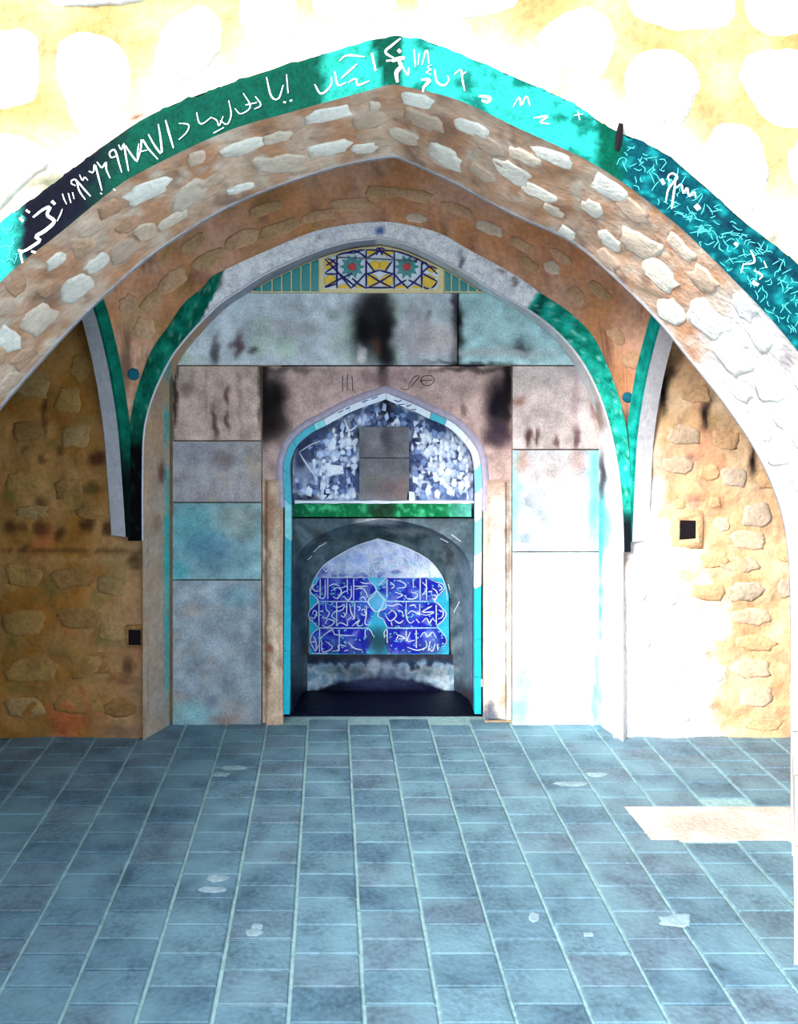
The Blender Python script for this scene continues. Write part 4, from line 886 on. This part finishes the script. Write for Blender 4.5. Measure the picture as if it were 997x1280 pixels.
strokes('scratch_marks', [{'w': 1, 'p': [(392, 690), (400, 682)]}, {'w': 1, 'p': [(398, 684), (408, 678)]}, {'w': 1.3, 'p': [(564, 668), (576, 677)]}, {'w': 1, 'p': [(550, 673), (560, 678)]}, {'w': 1, 'p': [(560, 730), (562, 737)]}, {'w': 1, 'p': [(574, 752), (567, 766)]}, {'w': 1, 'p': [(384, 700), (390, 695)]}], ZI-.001, M_wpl, niche)
# floor of the niche
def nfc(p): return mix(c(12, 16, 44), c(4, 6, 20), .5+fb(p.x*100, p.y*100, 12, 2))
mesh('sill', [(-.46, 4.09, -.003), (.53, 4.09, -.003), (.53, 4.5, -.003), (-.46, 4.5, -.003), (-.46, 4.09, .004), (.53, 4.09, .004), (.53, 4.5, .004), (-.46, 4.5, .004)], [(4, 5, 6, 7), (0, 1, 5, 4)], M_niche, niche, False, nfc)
# back of the recess below the inscription
def lowc(p):
    x, y = toP(p); n = fb(x, y, 10, 91)
    b = mix(c(30, 44, 70), c(64, 84, 112), .5+n)
    b = mix(b, mix(c(190, 206, 220), c(120, 150, 176), .5+n*1.3), sm(828, 834, y+n*9+4*nz(x, 0, 7, 3)))
    arc = 846+((x-475)/92)**2*20
    b = mix(b, c(10, 12, 40), sm(arc-3, arc+3, y+n*2))
    b = mix(b, c(50, 44, 50), sm(830, 820, y)*.8)
    return stains(b, [(475, 845, 50, 14, c(40, 50, 80), .8), (430, 838, 26, 6, c(50, 60, 60), .6), (468, 833, 7, 7, c(150, 160, 176), .8), (484, 833, 5, 6, c(130, 140, 160), .7), (540, 838, 22, 7, c(56, 62, 60), .6)], (x, y), 2, 3)
plate('stained_wall', 384, 567, 818, 865.5, ZP-.002, .03, M_niche, niche, lowc, 1.6)
# ------------------------------------------------------------------ calligraphy panel
pan = empty('calligraphy_panel', ((473-PX)*ZP/F, ZP, W(473, 818, ZP)[2]), 'pointed panel of blue tiles with white calligraphy at the back of the niche', 'tile panel')
PIp = PI_
def pi_y(x):
    best = 744
    for a, b in zip(PIp[:-1], PIp[1:]):
        if (a[0]-x)*(b[0]-x) <= 0 and a[0] != b[0]:
            y = a[1]+(b[1]-a[1])*(x-a[0])/(b[0]-a[0])
            if y < 805: best = min(best, y)
    return best
def inpoly(x, y, P):
    r = False; n = len(P)
    for i in range(n):
        x1, y1 = P[i]; x2, y2 = P[(i+1) % n]
        if (y1 > y) != (y2 > y) and x < (x2-x1)*(y-y1)/(y2-y1)+x1: r = not r
    return r
c4 = lambda L_: [(380+x/8, 665+y/8) for x, y in L_]; c5 = lambda L_: [(465+x/8, 665+y/8) for x, y in L_]
CART = [c4([(150, 455), (640, 455), (660, 500), (700, 540), (720, 585), (690, 640), (640, 690), (140, 695), (120, 660), (60, 600), (70, 560), (120, 520)]),
 c4([(140, 700), (620, 700), (660, 745), (700, 800), (690, 850), (650, 900), (630, 955), (150, 955), (100, 910), (45, 860), (45, 800), (95, 745)]),
 c4([(150, 965), (640, 965), (680, 1010), (690, 1080), (650, 1150), (620, 1215), (100, 1215), (60, 1150), (60, 1050), (90, 1010)]),
 c5([(140, 455), (560, 455), (640, 490), (715, 530), (725, 570), (690, 610), (620, 690), (160, 690), (120, 640), (60, 590), (60, 550)]),
 c5([(140, 700), (650, 700), (690, 750), (740, 810), (725, 870), (680, 910), (640, 955), (160, 955), (130, 900), (65, 860), (65, 800), (120, 770)]),
 c5([(160, 965), (660, 965), (700, 1020), (740, 1070), (740, 1120), (690, 1150), (640, 1215), (160, 1215), (120, 1100), (130, 1000)])]
def pcol(p):
    x, y = toP(p); n = fb(x, y, 9, 101); m2 = fb(x, y, 24, 103)
    if y < 721.8:
        b = mix(c(160, 172, 216), c(204, 210, 238), .5+n); b = mix(b, c(232, 238, 250), .9*sm(480, 530, x)*sm(700, 715, y)); b = mix(b, c(60, 70, 170), sm(708, 720, y-abs(x-472)*.02)*sm(.0, .4, n+.15)*.8*sm(520, 470, x))
        b = stains(b, [(402, 714, 6, 5, c(50, 60, 150), .8), (450, 700, 10, 8, c(140, 160, 220), .5), (495, 716, 6, 2, c(60, 50, 140), .8), (520, 696, 3, 4, c(120, 130, 170), .7)], (x, y), 2, 2)
    else:
        b = c(50, 178, 215)
        for i, P in enumerate(CART):
            if inpoly(x, y, P):
                b = mix(c(30, 32, 168), c(60, 90, 200), sm(-.1, .6, m2+n*.5)); b = mix(b, c(120, 130, 206), .55*sm(.15, .6, fb(x, y, 16, 107))); break
        if y > 786: b = mix(b, c(70, 76, 120), .55*sm(788, 818, y)*sm(.0-.3, .5, m2+.2))
        b = stains(b, [(473, 800, 12, 16, c(40, 60, 70), .9), (470, 770, 7, 8, c(60, 150, 190), .6), (473, 752, 9, 9, c(110, 176, 224), .8), (473, 727, 9, 4, c(110, 180, 226), .8)], (x, y), 2, 2)
    return b
face = plate('tile_field', 386.2, 560.8, lambda x: pi_y(x)+.3, 818, ZP-.012, .014, M_slab, pan, pcol, 1.3)
O4, O5 = (380, 665), (465, 665)
fr4 = [[(150, 455), (400, 455), (640, 455)], [(640, 455), (662, 500), (705, 540), (720, 590), (690, 640), (640, 690)], [(130, 695), (380, 695), (640, 695)], [(150, 455), (115, 520), (65, 560), (60, 600), (120, 655), (140, 695), (95, 745), (48, 800), (48, 860), (100, 910), (150, 958)], [(150, 960), (400, 962), (640, 960)], [(150, 962), (85, 1015), (62, 1080), (80, 1150)],
 [(630, 697), (662, 745), (715, 800)], [(720, 585), (640, 690), (720, 800), (800, 690), (720, 585)], [(640, 960), (672, 1000), (690, 1040)], [(80, 1212), (240, 1216)]]
fr5 = [[(130, 455), (300, 456), (540, 455)], [(150, 692), (350, 694), (560, 692)], [(160, 960), (400, 962), (640, 958)], [(140, 455), (110, 490), (60, 540)], [(45, 585), (90, 640), (140, 692)], [(140, 700), (128, 765), (70, 792), (62, 845), (112, 875), (140, 935), (160, 958)],
 [(560, 460), (640, 500), (705, 522), (720, 570), (680, 615), (620, 685), (660, 715), (700, 762), (742, 820), (705, 890), (650, 940), (690, 990), (735, 1050), (740, 1115), (690, 1152)], [(150, 965), (120, 1005), (125, 1060)]]
strokes('cartouche_frame', fr4, ZP-.0125, M_wt, pan, 1.25, O4, 8); strokes('cartouche_frame', fr5, ZP-.0125, M_wt, pan, 1.25, O5, 8)
w4 = [[(160, 470), (160, 655)], [(210, 470), (208, 640), (170, 664), (130, 636)], [(236, 462), (236, 670)], [(495, 470), (495, 680)], [(500, 540), (560, 545), (640, 540)], [(560, 500), (610, 515), (660, 510)], [(285, 645), (330, 662), (372, 590), (330, 556), (270, 590)], [(330, 672), (380, 612), (425, 588)], [(396, 640), (436, 682), (470, 640), (470, 535)],
 [(250, 540), (300, 520), (352, 542)], [(510, 572), (590, 566), (640, 652)], [(560, 662), (592, 648), (622, 690)], [(90, 520), (84, 560), (110, 590), (150, 590)], [(380, 560), (420, 540), (440, 560)], [(430, 470), (432, 600)],
 [(148, 705), (148, 940)], [(325, 700), (325, 940)], [(425, 710), (425, 820)], [(505, 710), (505, 868)], [(58, 850), (100, 862), (126, 806), (96, 786), (84, 822)], [(180, 850), (222, 862), (252, 806), (226, 782), (212, 720)], [(290, 745), (350, 750), (402, 724), (380, 780), (300, 800), (280, 850), (340, 884)], [(368, 832), (392, 852), (412, 820), (384, 806)],
 [(455, 720), (468, 800), (500, 868), (470, 866)], [(180, 930), (232, 952), (302, 902), (236, 872), (210, 920)], [(330, 940), (352, 908), (400, 920), (432, 938), (430, 878)], [(478, 942), (552, 880), (530, 932), (575, 940)], [(568, 822), (612, 832), (600, 770), (570, 790)], [(620, 730), (622, 830), (608, 912), (650, 932), (662, 900)], [(440, 880), (470, 850)], [(160, 790), (190, 800)], [(530, 740), (560, 760), (540, 790)],
 [(350, 980), (350, 1190)], [(155, 970), (152, 1205)], [(610, 980), (610, 1050)], [(160, 1062), (222, 1012), (282, 980), (302, 1022), (352, 1030), (430, 1036), (500, 1032)], [(60, 1102), (112, 1092), (92, 1038)], [(80, 1130), (110, 1192), (142, 1130)], [(176, 1090), (180, 1190), (232, 1192), (282, 1150), (210, 1090)], [(280, 1192), (342, 1182), (342, 1130), (420, 1142)], [(120, 1100), (118, 1180)], [(440, 1100), (500, 1160), (580, 1180)], [(400, 1190), (440, 1180)]]
w5 = [[(148, 470), (148, 660)], [(480, 460), (480, 680)], [(540, 470), (545, 680)], [(242, 482), (320, 510), (332, 550), (250, 562)], [(228, 600), (302, 632), (242, 662)], [(326, 632), (360, 672), (432, 662), (452, 622), (388, 600)], [(500, 500), (548, 562), (500, 632)], [(598, 630), (642, 640), (630, 682), (600, 660)], [(600, 560), (640, 590), (660, 640)], [(660, 520), (700, 560), (670, 590)], [(180, 500), (220, 540), (190, 570)], [(410, 470), (412, 560)], [(560, 600), (600, 590)],
 [(340, 700), (342, 850), (382, 912), (422, 884)], [(640, 730), (642, 930)], [(476, 720), (476, 830)], [(545, 762), (600, 742), (500, 800), (622, 800), (545, 832), (485, 820)], [(352, 822), (402, 790), (480, 832), (450, 790)], [(500, 902), (542, 862), (572, 912), (602, 870), (640, 902)], [(130, 830), (180, 890), (242, 836), (202, 786), (160, 820)], [(222, 880), (272, 912), (312, 882)], [(140, 730), (200, 740), (260, 720), (300, 740)], [(660, 780), (710, 800), (700, 850), (660, 870)], [(250, 780), (300, 800), (310, 840)], [(370, 740), (420, 730), (440, 760)], [(190, 900), (200, 940)], [(440, 870), (470, 910)],
 [(440, 980), (442, 1160)], [(150, 980), (150, 1110)], [(340, 990), (340, 1090)], [(240, 1022), (332, 1062), (262, 1070)], [(382, 1000), (352, 1090), (424, 1082)], [(480, 1052), (522, 1000), (552, 1050), (602, 1000), (642, 1060)], [(560, 1152), (602, 1192), (632, 1110)], [(350, 1152), (450, 1182), (542, 1152), (540, 1090)], [(650, 1130), (660, 1180)], [(580, 1090), (560, 1190)], [(260, 1040), (240, 1080)]]
up4 = [[(600, 130), (598, 250)], [(645, 140), (645, 400)], [(420, 330), (410, 400), (470, 410), (520, 360), (450, 350)], [(190, 360), (220, 395), (250, 350)], [(540, 330), (560, 390), (620, 400)], [(670, 200), (700, 250), (740, 230), (780, 250)], [(320, 370), (350, 410)], [(430, 280), (430, 360)], [(690, 350), (720, 400), (760, 380)], [(650, 320), (690, 290)]]
up5 = [[(275, 130), (275, 250)], [(60, 150), (60, 260)], [(120, 100), (124, 180)], [(200, 240), (250, 260), (230, 290)], [(60, 330), (110, 360), (160, 330)], [(360, 200), (362, 290)], [(440, 230), (442, 280)], [(160, 150), (160, 230)], [(20, 300), (60, 290)], [(330, 260), (380, 290)]]
for L_, O_ in ((w4, O4), (w5, O5), (up4, O4), (up5, O5)):
    o = strokes('inscription', L_, ZP-.0125, M_wt, pan, 1.45, O_, 8); o['kind'] = 'stuff'
R4 = random.Random(21); dots = []
for i in range(230):
    x = R4.uniform(388, 558); y = R4.uniform(725, 816)
    if any(inpoly(x, y, P) for P in CART):
        a = R4.uniform(0, 6.28); l = R4.uniform(1.2, 3.6); dots.append([(x, y), (x+l*math.cos(a), y+l*math.sin(a)*.7), (x+l*1.3*math.cos(a+.9), y+l*math.sin(a+.9))])
for i in range(60):
    x = R4.uniform(405, 545); y = R4.uniform(690, 719)
    if y > pi_y(x)+4: dots.append([(x, y), (x+R4.uniform(-1, 1), y+R4.uniform(2, 5))])
o = strokes('diacritics', dots, ZP-.0126, M_turq2, pan, 1.0); o['kind'] = 'stuff'
strokes('white_edge', [{'w': 1.6, 'p': [(x, y) for x, y in arch2([(387, 744), (391, 728), (402.5, 709), (418.5, 697), (444, 683), (472, 673.8)], [(472, 673.8), (500, 682), (528, 695), (544.5, 709), (555, 727), (559.5, 751)], 30)]}], ZP-.0128, M_wt, pan)
